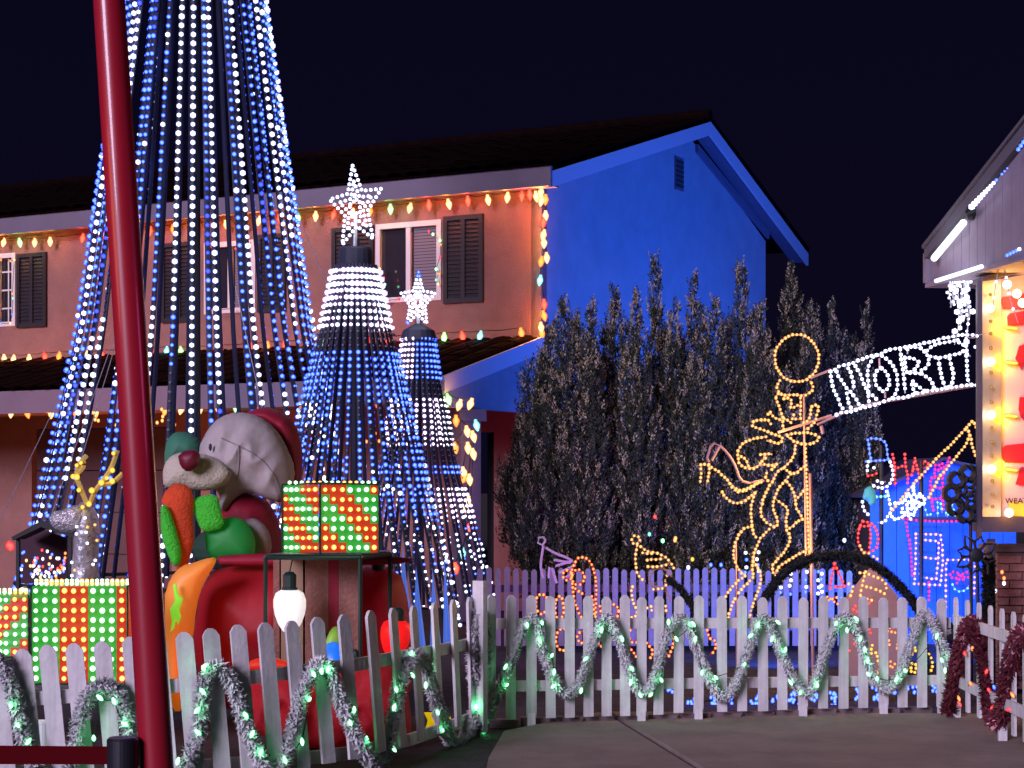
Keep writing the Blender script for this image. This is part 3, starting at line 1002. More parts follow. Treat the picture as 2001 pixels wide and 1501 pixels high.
def light_tree(root, cx_, D, prof, ztop, zbot, n, step, rled, colour, mats_, ph=0.0, strip_w=.035, jit=.06):
    """prof: [(py, radius in px)], colour(ang, py, i, k) -> index into mats_ or None"""
    c0 = P(cx_, 950, D)
    jr = random.Random(n)
    for i in range(n):
        a = ph + 2 * math.pi * (i + jr.uniform(-jit, jit)) / n
        ca, sa = math.cos(a), math.sin(a)
        led = MB()
        pts = []
        z = zbot
        k = 0
        while z < ztop:
            py = 950 - (z - EYE) * F / D
            r = max(interp(prof, py), 2) * D / F
            pts.append(Vector((c0.x + r * ca, D + r * sa, z)))
            z += step
            k += 1
        # backing strip (flat black webbing)
        tang = Vector((-sa, ca, 0)) * strip_w / 2
        inward = Vector((-ca, -sa, 0)) * .012
        vs, fs = [], []
        sub = pts[::3] + [pts[-1]]
        for q in sub:
            vs += [q - tang + inward, q + tang + inward, q + tang + inward * 1.5, q - tang + inward * 1.5]
        for j in range(len(sub) - 1):
            o = j * 4
            fs += [(o, o + 1, o + 5, o + 4), (o + 2, o + 3, o + 7, o + 6), (o + 1, o + 2, o + 6, o + 5), (o + 3, o, o + 4, o + 7)]
        led.add(vs, fs, 0)
        for k, q in enumerate(pts):
            py = 950 - (q.z - EYE) * F / D
            mi, s = colour(a, py, i, k)
            if mi is None:
                continue
            led.ico(q + Vector((ca, sa, 0)) * .006, rled * s * (jr.uniform(.78, 1.12) if jr.random() > .03 else .5), mi)
        led.build('light_strand', mats_, root, smooth=True)
    return c0

TM = [M['strip']] + [M[k] for k in LED_ORDER]       # 0 strip, 1 off, 2 white, 3 blue, 4 dim, 5 lavender

# --- big tree
mega = thing('light_tree', 'tallest cone of blue and white light strands beside the red pole', 'light tree', P(385, 1265, 18.3), 'cone light trees in the yard')
rs = random.Random(11)
runs = []
NM = 44
for i in range(NM):
    segs = []
    py = -1000
    base = rs.choice([2, 2, 3, 3, 3])
    while py < 1200:
        L = rs.uniform(90, 300)
        c = base if rs.random() < .62 else rs.choice([2, 3, 3, 4, 1])
        segs.append((py, py + L, c))
        py += L
    runs.append(segs)
def col_mega(a, py, i, k):
    # side edges keep blue, front strands alternate
    c = 1
    for s0, s1, cc in runs[i]:
        if s0 <= py < s1:
            c = cc
    front = -math.sin(a)
    if abs(math.cos(a)) > .93 and c == 1:
        c = 3
    if c in (2, 3) and rs.random() < .05:
        c = 2
    s = 1.0 if front > -.2 else .72
    if c == 1:
        s *= .55
    if c == 3:
        s *= .86
    if front < -.3 and c == 2 and rs.random() < .5:
        c = 4
    return c, s
prof_m = [(-1000, 8), (-900, 14), (0, 135), (340, 184), (640, 227), (900, 283), (1130, 340), (1250, 364)]
c0 = light_tree(mega, 383, 18.3, prof_m, 11.1, .62, NM, .088, .0290, col_mega, TM, ph=.09, strip_w=.05, jit=.38)
b = MB()
b.tube([(c0.x, 18.3, 0), (c0.x, 18.3, 11.4)], [.05, .03], 8)
b.build('mast', M['wire'], mega)
b = MB()
r = 342 * 18.3 / F
b.tube([Vector((c0.x + r * math.cos(t * math.pi / 24), 18.3 + r * math.sin(t * math.pi / 24), .66)) for t in range(49)], .02, 5)
b.build('base_ring', M['wire'], mega)
b = MB()
for (x0, y0, x1, y1, d0, d1) in ((105, 800, -20, 1060, 17.2, 15.4), (230, 660, 125, 1010, 16.9, 15.4), (230, 640, 60, 1120, 16.9, 15.2), (460, 560, 535, 900, 16.9, 15.6), (590, 440, 665, 620, 17.2, 19)):
    b = MB()
    b.tube([P(x0, y0, d0), P(x1, y1, d1)], .004, 4)
    b.build('guy_wire', M['grey_tube'], mega)
for zz in (1.2, 2.4, 3.6, 4.8, 6.0):
    r = interp(prof_m, 950 - (zz - EYE) * F / 18.3) * 18.3 / F
    for aa in (0.9, 2.3, 4.0, 5.4):
        lamp('strand_glow', 'POINT', (c0.x + r * .8 * math.cos(aa), 18.3 + r * .8 * math.sin(aa), zz), 2.2, (0.10, 0.2, 1.0), mega, size=.25).matrix_parent_inverse = Matrix.Translation(mega.location).inverted()

# --- middle tree with star
def star_thing(label, pts5, inner, D, rled, pole_to, tip_blue=False, group='lit stars on the light trees', levels=(1.0, .72, .46, .2), step=.05):
    cxs = sum(p[0] for p in pts5) / 5
    cys = sum(p[1] for p in pts5) / 5
    root = thing('lit_star', label, 'star', P(cxs, cys, D), group)
    poly = []
    for i in range(5):
        a, c = pts5[i], pts5[(i + 1) % 5]
        mx_, my_ = (a[0] + c[0]) / 2, (a[1] + c[1]) / 2
        poly.append(a)
        poly.append((cxs + (mx_ - cxs) * inner, cys + (my_ - cys) * inner))
    poly.append(poly[0])
    fr_ = MB()
    fr_.tube([P(x, y, D + .02) for x, y in poly], .008, 5)
    fr_.build('star_frame', M['wire'], root)
    for lv in levels:
        pp = [P(cxs + (x - cxs) * lv, cys + (y - cys) * lv, D) for x, y in poly]
        b_ = MB()
        for p in resample(pp, step):
            far = (p - P(cxs, cys, D)).length
            blue = tip_blue and far > .80 * (P(pts5[0][0], pts5[0][1], D) - P(cxs, cys, D)).length
            b_.ico(p, rled, 1 if blue else 0)
        b_.build('led_outline', [M['white_led'], M['blue_led']], root, kind='stuff')
    b_ = MB()
    b_.tube([P(cxs, cys + 15, D + .03), P(pole_to[0], pole_to[1], D + .03)], .018, 6)
    b_.build('star_pole', M['steel'], root)
    lamp('star_glow', 'POINT', P(cxs, cys, D - .25), 6 if not tip_blue else 3, (.85, .88, 1.0), root, size=.15).matrix_parent_inverse = Matrix.Translation(root.location).inverted()
    return root
mid = thing('light_tree', 'middle cone light tree with white upper rings and blue lower rings under the larger star', 'light tree', P(695, 1295, 16.7), 'cone light trees in the yard')
rm = random.Random(5)
def col_mid(a, py, i, k):
    side = math.cos(a)
    if py < 528:
        return None, 0
    if py < 648:
        return (5 if rm.random() < .55 else 2), 1.15 if py < 590 else .9
    if py < 686:
        return 1, .5
    if py < 785:
        return 3, .92
    if py < 900:
        if side < -.3 and rm.random() < .3:
            return 2, .9
        return (3, .85) if rm.random() < .72 else (1, .5)
    if py < 1015:
        if side > .0:
            return (3 if rm.random() < .85 else 2), .95
        return (3, .8) if rm.random() < .45 else (1, .5)
    return (2, .8) if rm.random() < .35 else ((3, .7) if rm.random() < .25 else (1, .5))
prof_2 = [(500, 43), (525, 46), (560, 52), (600, 62), (650, 73), (700, 85), (750, 97), (800, 109), (950, 143), (1130, 187), (1250, 212)]
light_tree(mid, 695, 16.7, prof_2, 3.62, .35, 34, .0625, .0235, col_mid, TM, ph=.05, strip_w=.038)
b = MB()
pm = P(695, 950, 16.7)
b.tube([(pm.x, 16.7, 0), (pm.x, 16.7, 3.85)], .035, 8)
b.lathe((pm.x, 16.7, 0), [(.01, 3.54), (.16, 3.55), (.15, 3.74), (.14, 3.76), (.02, 3.77)], 18)
b.build('mast', M['strip'], mid)
star_thing('larger white LED star on top of the middle light tree', [(689, 324), (745, 369), (729, 466), (669, 478), (644, 390)], 0.55, 16.65, .0185, (693, 540), levels=(1.0, .62, .3), step=.046)

sml = thing('light_tree', 'smallest cone light tree with a white square patch, right of the middle one', 'light tree', P(815, 1261, 18.5), 'cone light trees in the yard')
def col_sml(a, py, i, k):
    side = math.cos(a)
    if py < 658:
        return None, 0
    if py < 745:
        return (5 if side < -.2 else 3), 1.0
    if py < 782:
        return 1, .5
    if py < 880:
        if side > .75:
            return 2, .7
        return 5, 1.05
    if py < 904:
        return 1, .5
    if py < 925:
        return 3, 1.0
    if py < 950:
        return 1, .5
    if py < 1012:
        if side < 0:
            return (3 if rm.random() < .85 else 2), .95
        return (5 if rm.random() < .7 else 2), 1.0
    return (2, .85) if rm.random() < .4 else ((3, .7) if rm.random() < .2 else (1, .5))
prof_3 = [(640, 29), (660, 32), (740, 43), (800, 57), (860, 67), (915, 79), (1000, 105), (1120, 137), (1250, 170)]
light_tree(sml, 818, 18.5, prof_3, 3.12, .35, 26, .0555, .0195, col_sml, TM, ph=.11, strip_w=.032)
b = MB()
ps = P(818, 950, 18.5)
b.tube([(ps.x, 18.5, 0), (ps.x, 18.5, 3.3)], .03, 8)
b.lathe((ps.x, 18.5, 0), [(.01, 3.04), (.19, 3.06), (.16, 3.16), (.02, 3.24)], 18)
b.build('mast', M['strip'], sml)
star_thing('smaller white LED star with blue tips on the smallest light tree', [(818, 532), (850, 573), (834, 632), (795, 634), (784, 573)], .56, 18.45, .018, (819, 660), True, levels=(1.0, .6, .28), step=.040)

# pale blue fabric peaks at the foot of the middle tree
pf = thing('fabric_peak', 'pale blue folded fabric icicle peaks standing between the gift stand and fence', 'decoration', P(795, 1300, 15.2))
for (xa, ya, w, h) in ((787, 1070, 34, 200), (765, 1120, 20, 150), (813, 1105, 26, 170), (845, 1110, 22, 160), (868, 1090, 16, 170)):
    b = MB()
    n_ = 5
    base = [P(xa - w / 2 + w * k / (n_ - 1) + 6, ya + h, 15.2 + (.09 if k % 2 else -.02)) for k in range(n_)]
    apex = P(xa, ya, 15.2)
    apb = P(xa, ya, 15.26)
    vs = [apex, apb] + base + [p + Vector((0, .12, 0)) for p in base]
    fs = [(0, 2 + k, 3 + k) for k in range(n_ - 1)] + [(1, 3 + k + n_, 2 + k + n_) for k in range(n_ - 1)]
    fs += [(0, 1, 2 + n_, 2), (0, 1 + n_, 1 + 2 * n_, 1)]
    b.add(vs, fs)
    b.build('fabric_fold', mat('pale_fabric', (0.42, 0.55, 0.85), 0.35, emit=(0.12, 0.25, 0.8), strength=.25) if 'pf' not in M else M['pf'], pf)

# ------------------------------------------------------------ light-covered gift boxes
film_g = mat('film_lit_green', (0.03, 0.12, 0.03), 0.35, emit=(0.02, 0.55, 0.03), strength=.42)  # dark film made to glow, standing in for green LED spill
film_r = mat('film_lit_red', (0.14, 0.02, 0.015), 0.35, emit=(0.85, 0.035, 0.01), strength=.5)  # the same film with the red LED spill put in
GB = MB()
GB.ball((0, 0, 0), .0165, 0, (1, 1, 1), 8, 5)
gmesh = GB.mesh('gift_led_green', M['box_green'], True)
rmesh = GB.mesh('gift_led_red', M['box_red'], True)

def gift_face(root, xs, ys, D0, D1, pat, rled=1.0):
    """a face of LED cells; xs, ys are the LED columns and rows, depth runs D0 -> D1"""
    nx, ny = len(xs), len(ys)
    fm = MB()
    ex = [xs[0] - (xs[1] - xs[0]) / 2] + [(a + c) / 2 for a, c in zip(xs, xs[1:])] + [xs[-1] + (xs[-1] - xs[-2]) / 2]
    ey = [ys[0] - (ys[1] - ys[0]) / 2] + [(a + c) / 2 for a, c in zip(ys, ys[1:])] + [ys[-1] + (ys[-1] - ys[-2]) / 2]
    dep = lambda x: D0 + (D1 - D0) * (x - ex[0]) / (ex[-1] - ex[0])
    for i in range(nx):
        for j in range(ny):
            g_ = pat(i, j)
            q = [P(ex[i], ey[j + 1], dep(ex[i]) + .02), P(ex[i + 1], ey[j + 1], dep(ex[i + 1]) + .02), P(ex[i + 1], ey[j], dep(ex[i + 1]) + .02), P(ex[i], ey[j], dep(ex[i]) + .02)]
            fm.add(q, [(0, 1, 2, 3)], 1 if g_ else 0)
            place(rmesh if g_ else gmesh, 'led', root, P(xs[i] + U(-.7, .7), ys[j] + U(-.7, .7), dep(xs[i]) - .004)).scale = [rled * U(.8, 1.12)] * 3
    fm.build('film_panel', [film_g, film_r], root)
    return ex, ey, dep

def gift_edges(root, lines, m_='green_metal', r=.007):
    b_ = MB()
    for a, c in lines:
        b_.tube([a, c], r, 5)
    b_.build('wire_frame', M[m_], root)

def top_rows(root, x0, x1, y, D0, D1, n, rows=3, dep=.5):
    b_ = MB()
    for r_ in range(rows):
        for i in range(n):
            t = (i + .5) / n
            x = x0 + (x1 - x0) * t
            D = D0 + (D1 - D0) * t + dep * (r_ + .3) / rows
            c = 0 if (i // 3 + r_) % 2 == 0 else 1
            p = P(x, 0, D)
            zz = P(x, y, D0 + (D1 - D0) * t).z
            b_.ico((p.x, p.y, zz), .014, c)
    b_.build('top_leds', [M['box_green'], M['box_red']], root, kind='stuff')
    q = [P(x0, y, D0), P(x1, y, D1)]
    tp = MB()
    z = P(x0, y, D0).z - .02
    a, c = Vector((q[0].x, D0, z)), Vector((q[1].x, D1, z))
    tp.hexa([a, c, c + Vector((0, dep, 0)), a + Vector((0, dep, 0))], (0, 0, -.01))
    tp.build('lid', film_g, root)

boxA = thing('gift_box', 'light covered gift box with diagonal red and green bands on the green stand', 'gift box', P(640, 1083, 12.3), 'light covered gift boxes')
ysA = [957, 976, 995, 1014, 1033, 1051, 1070]
ex1, ey1, d1 = gift_face(boxA, [635.5, 652, 669, 685, 701, 716, 731], ysA, 12.0, 12.12, lambda i, j: ((i - j) % 6) < 3)
ex0, ey0, d0 = gift_face(boxA, [558, 569, 580, 592, 604, 616.5], ysA, 12.42, 12.0, lambda i, j: ((i - j + 3) % 6) < 3, .9)
gift_edges(boxA, [(P(626, 944, 12.0), P(626, 1082, 12.0)), (P(552, 947, 12.42), P(552, 1081, 12.42)), (P(740, 947, 12.12), P(740, 1082, 12.12)), (P(626, 944, 12.0), P(740, 947, 12.12)), (P(626, 944, 12.0), P(552, 947, 12.42)),
                  (P(626, 1082, 12.0), P(740, 1082, 12.12)), (P(626, 1082, 12.0), P(552, 1081, 12.42))])
top_rows(boxA, 560, 738, 943, 12.2, 12.14, 15, 3, .35)
lamp('gift_glow', 'POINT', P(650, 1000, 11.7), 2.2, (0.6, 0.7, 0.12), boxA, size=.2).matrix_parent_inverse = Matrix.Translation(boxA.location).inverted()

boxB = thing('gift_box', 'light covered gift box with upright green and red stripes behind the leaning pickets', 'gift box', P(160, 1345, 11.3), 'light covered gift boxes')
xsB = [70, 88, 107, 125.5, 144, 163, 181.5, 199.5, 218, 238]
ysB = [1155 + 19 * k for k in range(10)]
gift_face(boxB, xsB, ysB, 11.2, 11.3, lambda i, j: i in (3, 4, 5, 9))
gift_edges(boxB, [(P(61, 1145, 11.2), P(61, 1336, 11.2)), (P(249, 1145, 11.3), P(249, 1336, 11.3)), (P(61, 1336, 11.2), P(249, 1336, 11.3)), (P(249, 1145, 11.3), P(262, 1142, 11.75)), (P(262, 1142, 11.75), P(262, 1330, 11.75)), (P(249, 1336, 11.3), P(262, 1330, 11.75))])
top_rows(boxB, 66, 254, 1141, 11.25, 11.32, 19, 3, .5)
b = MB()
b.hexa([P(251, 1146, 11.34), P(262, 1143, 11.75), P(262, 1330, 11.75), P(251, 1335, 11.34)], (-.01, 0, 0))
b.build('side_panel', film_r, boxB)
lamp('gift_glow', 'POINT', P(160, 1230, 10.9), 2.2, (0.7, 0.6, 0.1), boxB, size=.2).matrix_parent_inverse = Matrix.Translation(boxB.location).inverted()

boxC = thing('gift_box', 'smaller light covered gift box cut by the left edge of the view', 'gift box', P(20, 1290, 11.7), 'light covered gift boxes')
gift_face(boxC, [-64, -48, -31, -14, 0, 12, 29, 47], [1172 + 17 * k for k in range(7)], 11.9, 11.8, lambda i, j: ((i + j) % 6) < 3)
top_rows(boxC, -70, 56, 1158, 11.9, 11.8, 12, 3, .4)
gift_edges(boxC, [(P(56, 1163, 11.8), P(56, 1288, 11.8)), (P(-70, 1288, 11.9), P(56, 1288, 11.8))])
# plain trestle under boxes B and C
tr = thing('low_table', 'dark low table under the striped light gift box', 'table', P(120, 1400, 11.5))
b = MB()
zt = P(160, 1345, 11.2).z - .012
b.box((P(90, 0, 11.6).x, 11.65, zt - .02), (1.15, .8, .03))
b.build('table_top', M['green_metal'], tr)
for sx_ in (-.5, .5):
    for sy in (-.35, .35):
        b = MB()
        b.box((P(90, 0, 11.6).x + sx_, 11.65 + sy, (zt - .036) / 2), (.04, .04, zt - .036))
        b.build('leg', M['green_metal'], tr)

# green stand under box A with its hanging giant bulb
st = thing('metal_stand', 'dark green metal frame stand carrying the diagonal striped gift box', 'stand', P(640, 1290, 12.2), None)
zt = P(620, 1088, 12.05).z
A0, A1 = P(519, 1090, 12.0), P(704, 1090, 12.0)
A2, A3 = Vector((P(592, 1090, 12.7).x, 12.7, A0.z)), Vector((P(762, 1090, 12.7).x, 12.7, A0.z))
b = MB()
for a, c in ((A0, A1), (A1, A3), (A3, A2), (A2, A0)):
    b.tube([a, c], .016, 6)
b.build('top_rail', M['green_metal'], st)
for a in (A0, A1, A2, A3):
    b = MB()
    b.tube([a, Vector((a.x, a.y, 0))], .0155, 6)
    b.build('leg', M['green_metal'], st)
b = MB()
b.hexa([A0 + Vector((0, 0, .018)), A1 + Vector((0, 0, .018)), A3 + Vector((0, 0, .018)), A2 + Vector((0, 0, .018))], (0, 0, .006))
b.build('shelf_plate', M['green_metal'], st)

gb_white = mat('white_inflatable', (0.85, 0.82, 0.82), 0.5, emit=(1, .95, .95), strength=.72)
cap_mat = mat('dark_green_cap', (0.008, 0.028, 0.025), 0.5)
def giant_bulb(label, cx_, ytop, ybot, w, D, m_, capw, caph, tilt=0, hang=None, group='giant light bulb ornaments'):
    top, bot = P(cx_, ytop, D), P(cx_, ybot, D)
    H = (top - bot).length
    Rr = w / 2 * D / F
    root = thing('giant_bulb', label, 'bulb ornament', bot, group)
    rot = Matrix.Rotation(tilt, 3, 'Y')
    b_ = MB()
    prof = [(.55, 1.0), (.86, .93), (1.0, .78), (1.0, .62), (.92, .45), (.72, .25), (.45, .09), (.15, .015), (.02, 0)]
    b_.lathe(bot, [(Rr * r_, H * z) for r_, z in prof[::-1]], 20, 0, rot)
    b_.build('bulb_glass', m_, root, smooth=True)
    b_ = MB()
    cr, ch = capw / 2 * D / F, caph * D / F
    b_.lathe(bot + rot @ Vector((0, 0, H)), [(cr * 1.15, -.005), (cr * 1.2, ch * .12), (cr, ch * .15), (cr * 1.02, ch * .8), (cr * .6, ch * .97), (cr * .2, ch)], 14, 0, rot)
    b_.build('bulb_cap', cap_mat, root, smooth=False)
    if hang:
        b_ = MB()
        b_.tube([bot + rot @ Vector((0, 0, H + ch)), P(hang[0], hang[1], D)], .004, 4)
        b_.build('hanger', M['wire'], root)
    return root
giant_bulb('glowing white giant bulb hanging inside the green stand', 566, 1153, 1240, 64, 12.1, gb_white, 26, 36, hang=(572, 1091))
lamp('bulb_front_lamp', 'POINT', P(566, 1195, 11.7), .8, (1, .95, .95), size=.1)  # unseen point light before the bulb, standing in for its inner lamp
giant_bulb('pinkish white giant bulb leaning right of the stand', 716, 1125, 1235, 56, 12.9, mat('pink_white_inflatable', (.7, .55, .58), .5, emit=(1, .75, .75), strength=.12), 24, 30, tilt=.18)
giant_bulb('blue giant bulb lying behind the pickets under the stand', 612, 1236, 1300, 72, 11.6, mat('blue_inflatable', (.02, .15, .8), .45, emit=(.0, .2, 1), strength=.55), 26, 30, tilt=1.35)
giant_bulb('bright red giant bulb standing behind the pickets right of the stand', 768, 1212, 1290, 60, 12.3, mat('red_bulb_inflatable', (.8, .01, .01), .4, emit=(1, .01, .01), strength=.6), 24, 26, tilt=.1)
giant_bulb('lime giant bulb lying low between the blue and the red one', 672, 1226, 1262, 60, 12.4, mat('lime_inflatable', (.3, .6, .08), .5, emit=(.4, .8, .1), strength=.12), 22, 16, tilt=-1.2)

# ------------------------------------------------------------ inflatables
def pillow(root, name, poly, D, thick, m_, smooth_it=1, grid=46, wrinkle=0.0, seed=0, power=.5, tex=0.0):
    """inflated cloth: an outline in photo pixels blown up to real thickness (m)"""
    pl = smooth_path(list(poly) + [poly[0]], smooth_it)
    xs_, ys_ = [p[0] for p in pl], [p[1] for p in pl]
    x0, x1, y0, y1 = min(xs_), max(xs_), min(ys_), max(ys_)
    cell = max(x1 - x0, y1 - y0) / grid
    nx, ny = int((x1 - x0) / cell) + 2, int((y1 - y0) / cell) + 2
    segs = list(zip(pl, pl[1:]))
    def inside(x, y):
        c = False
        for (ax, ay), (bx, by) in segs:
            if (ay > y) != (by > y) and x < (bx - ax) * (y - ay) / (by - ay) + ax:
                c = not c
        return c
    def near(x, y):
        best, bp = 1e9, None
        for (ax, ay), (bx, by) in segs:
            dx, dy = bx - ax, by - ay
            l2 = dx * dx + dy * dy
            t = 0 if l2 == 0 else max(0, min(1, ((x - ax) * dx + (y - ay) * dy) / l2))
            qx, qy = ax + t * dx, ay + t * dy
            d = (x - qx) ** 2 + (y - qy) ** 2
            if d < best:
                best, bp = d, (qx, qy)
        return math.sqrt(best), bp
    info = {}
    md = 1e-6
    for i in range(nx + 1):
        for j in range(ny + 1):
            x, y = x0 - cell * .5 + i * cell, y0 - cell * .5 + j * cell
            if inside(x, y):
                d, _ = near(x, y)
                info[(i, j)] = (x, y, d, True)
                md = max(md, d)
            else:
                d, q = near(x, y)
                if d < cell * 1.5:
                    info[(i, j)] = (q[0], q[1], 0.0, False)
    b_ = MB()
    idx = {}
    from mathutils import noise as nz
    for side in (-1, 1):
        for k, (x, y, d, ins) in info.items():
            if not ins and side == 1:
                idx[(k, 1)] = idx[(k, -1)]
                continue
            t = min(1.0, d / md)
            h = thick * (1 - (1 - t) ** 2) ** power
            if wrinkle:
                h += wrinkle * t * (nz.noise(Vector((x * .018 + seed, y * .014, seed))) + .7 * (.5 - abs(nz.noise(Vector((x * .022 + y * .012, y * .010 - x * .008 + seed, 7))) * 2.4)) + .12 * nz.noise(Vector((x * .09, y * .07 + seed, 3))))
            if tex:
                h += tex * nz.noise(Vector((x * .45, y * .45, seed)))
            p = P(x, y, D)
            idx[(k, side)] = len(b_.v)
            b_.v.append((p.x, p.y + side * h, p.z))
    for i in range(nx):
        for j in range(ny):
            ks = [(i, j), (i + 1, j), (i + 1, j + 1), (i, j + 1)]
            if all(k in info for k in ks) and any(info[k][3] for k in ks):
                for side in (-1, 1):
                    f = [idx[(k, side)] for k in ks]
                    f = f if side == 1 else f[::-1]
                    f2 = []
                    for q in f:
                        if q not in f2:
                            f2.append(q)
                    if len(f2) > 2:
                        b_.f.append(tuple(f2))
                        b_.m.append(0)
    return b_.build(name, m_, root, smooth=True)

inf_white = mat('grey_white_fabric', (0.47, 0.42, 0.41), 0.7, noise=(5, .88, 1.08), bump=(14, .3))
inf_cream = mat('cream_fur', (0.60, 0.54, 0.42), 0.8, bump=(50, .6))
inf_red = mat('dark_red_fabric', (0.30, 0.006, 0.03), 0.7, bump=(10, .3))
inf_nose = mat('nose_fabric', (0.16, 0.006, 0.025), 0.5)
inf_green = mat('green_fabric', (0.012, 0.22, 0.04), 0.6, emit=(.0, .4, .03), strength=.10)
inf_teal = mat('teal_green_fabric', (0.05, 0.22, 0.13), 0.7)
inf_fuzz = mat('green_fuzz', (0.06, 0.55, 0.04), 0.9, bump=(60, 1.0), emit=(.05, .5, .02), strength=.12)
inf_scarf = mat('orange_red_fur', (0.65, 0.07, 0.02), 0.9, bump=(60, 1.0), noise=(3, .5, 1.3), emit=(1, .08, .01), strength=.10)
sant = thing('inflatable_santa', 'large inflatable Santa bending over a red sack, grey white beard and red hat', 'inflatable', P(470, 1300, 13.4))
# parts
pillow(sant, 'hat', [(470, 815), (500, 797), (540, 797), (578, 825), (592, 880), (590, 930), (578, 975), (566, 900), (545, 850), (515, 830), (480, 822)], 13.65, .20, inf_red, wrinkle=.03)
pillow(sant, 'head', [(393, 868), (408, 838), (430, 815), (465, 804), (505, 812), (538, 836), (560, 872), (577, 915), (572, 955), (556, 985), (520, 975), (492, 962), (468, 966), (452, 988), (440, 1003), (427, 988), (432, 965), (412, 952), (398, 935), (388, 900)], 13.35, .28, inf_white, wrinkle=.06, seed=2, grid=64, power=.42)
pillow(sant, 'moustache', [(320, 948), (318, 920), (326, 898), (346, 884), (378, 884), (412, 890), (442, 906), (456, 930), (432, 955), (392, 960), (350, 954), (332, 956)], 13.06, .12, inf_cream, wrinkle=.03, power=.42)
pillow(sant, 'nose', [(348, 892), (360, 880), (385, 878), (393, 893), (388, 912), (368, 924), (352, 912)], 12.85, .07, inf_nose)
from mathutils.bvhtree import BVHTree
def seam(root, target, pts, r_=.006, m_=None):
    tree = BVHTree.FromPolygons([v.co.copy() for v in target.data.vertices], [tuple(p.vertices) for p in target.data.polygons])
    cam_p = Vector((0, 0, EYE))
    out_ = []
    for x_, y_ in smooth_path(pts, 2):
        d_ = (P(x_, y_, 13) - cam_p).normalized()
        h_ = tree.ray_cast(cam_p, d_)
        if h_[0] is not None:
            out_.append(h_[0] - d_ * .001)
    if len(out_) > 2:
        b_ = MB()
        b_.tube(out_, r_, 5)
        b_.build('seam', m_ or M['seam'], root)
M['seam'] = mat('seam_thread', (.27, .235, .25), .9)
hd = [o for o in sant.children if o.name.startswith('head')][0]
for pts in ([(432, 856), (460, 868), (492, 884), (520, 905), (540, 935), (548, 965)], [(466, 870), (468, 905), (462, 940)]):
    seam(sant, hd, pts, .005)
b = MB()
b.ball(P(411, 874, 13.07), .012, 0, (1, .5, 2.2))
b.build('eye', M['black_iron'], sant)
pillow(sant, 'coat', [(432, 1000), (445, 970), (470, 958), (500, 965), (530, 985), (548, 1030), (556, 1090), (552, 1130), (430, 1130), (430, 1060)], 13.5, .30, inf_red, wrinkle=.04, seed=9)
pillow(sant, 'cuff', [(478, 1015), (500, 1012), (522, 1030), (532, 1062), (526, 1092), (500, 1100), (478, 1098)], 13.1, .11, inf_white, wrinkle=.02)
pillow(sant, 'mitten', [(400, 1050), (402, 1035), (425, 1018), (455, 1008), (480, 1018), (497, 1045), (500, 1075), (492, 1098), (440, 1098), (405, 1088)], 12.9, .13, inf_green)
elfi = thing('inflatable_elf', 'inflatable elf in a teal hat tucked against the Santa face', 'inflatable', P(355, 1000, 13.5))
pillow(elfi, 'hat', [(322, 925), (322, 870), (335, 848), (355, 842), (385, 852), (398, 875), (390, 900), (350, 905), (335, 920)], 13.55, .12, inf_teal, wrinkle=.02)
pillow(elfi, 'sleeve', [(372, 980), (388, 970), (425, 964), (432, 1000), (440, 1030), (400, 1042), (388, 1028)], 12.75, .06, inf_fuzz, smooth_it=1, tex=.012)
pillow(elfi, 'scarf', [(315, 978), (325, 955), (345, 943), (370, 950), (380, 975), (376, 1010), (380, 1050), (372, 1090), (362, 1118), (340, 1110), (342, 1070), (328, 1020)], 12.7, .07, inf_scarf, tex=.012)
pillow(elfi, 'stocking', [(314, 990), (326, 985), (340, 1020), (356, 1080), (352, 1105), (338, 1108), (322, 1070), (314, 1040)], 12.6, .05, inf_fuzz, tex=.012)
b = MB()
b.ball(P(430, 1072, 13.3), .17, 0, (1.2, .6, .9))
b.build('body', mat('dark_green_fabric', (.012, .05, .03), .8), elfi)  # one even dark green

deer = thing('inflatable_reindeer', 'glowing orange inflatable reindeer head with lime holly behind the pole', 'inflatable', P(360, 1400, 12.6))
dm = bpy.data.materials.new('reindeer_fabric')
dm.use_nodes = True
_b = dm.node_tree.nodes['Principled BSDF']
_b.inputs['Base Color'].default_value = (.75, .32, .06, 1)
_b.inputs['Roughness'].default_value = .5
_b.inputs['Emission Color'].default_value = (1.0, .20, .015, 1)
_b.inputs['Emission Strength'].default_value = .32
pillow(deer, 'head', [(322, 1165), (332, 1130), (355, 1105), (378, 1100), (400, 1092), (425, 1088), (418, 1108), (402, 1130), (388, 1165), (380, 1215), (374, 1280), (372, 1360), (345, 1400), (330, 1360), (322, 1280)], 12.4, .14, dm, wrinkle=.02)
lamp('reindeer_front_lamp', 'POINT', P(362, 1300, 12.05), 1.3, (1.0, .06, .01), deer, size=.1).matrix_parent_inverse = Matrix.Translation(deer.location).inverted()  # set in front of the cloth to stand in for an inner lamp
pillow(deer, 'holly', [(338, 1142), (345, 1140), (348, 1160), (352, 1165), (358, 1170), (354, 1182), (350, 1190), (354, 1205), (348, 1222), (345, 1205), (340, 1228), (333, 1235), (336, 1215), (332, 1190), (342, 1175)], 12.2, .02, mat('lime_fabric', (.25, .7, .05), .6, emit=(.3, 1, .05), strength=.5), smooth_it=0, grid=30)
sack_m = mat('glowing_red_fabric', (0.33, 0.004, 0.012), 0.6, emit=(.6, .003, .01), strength=.05)
sleigh = thing('inflatable_sleigh', 'red inflatable sleigh holding the Santa, seen between the pickets', 'inflatable', P(520, 1500, 12.9))
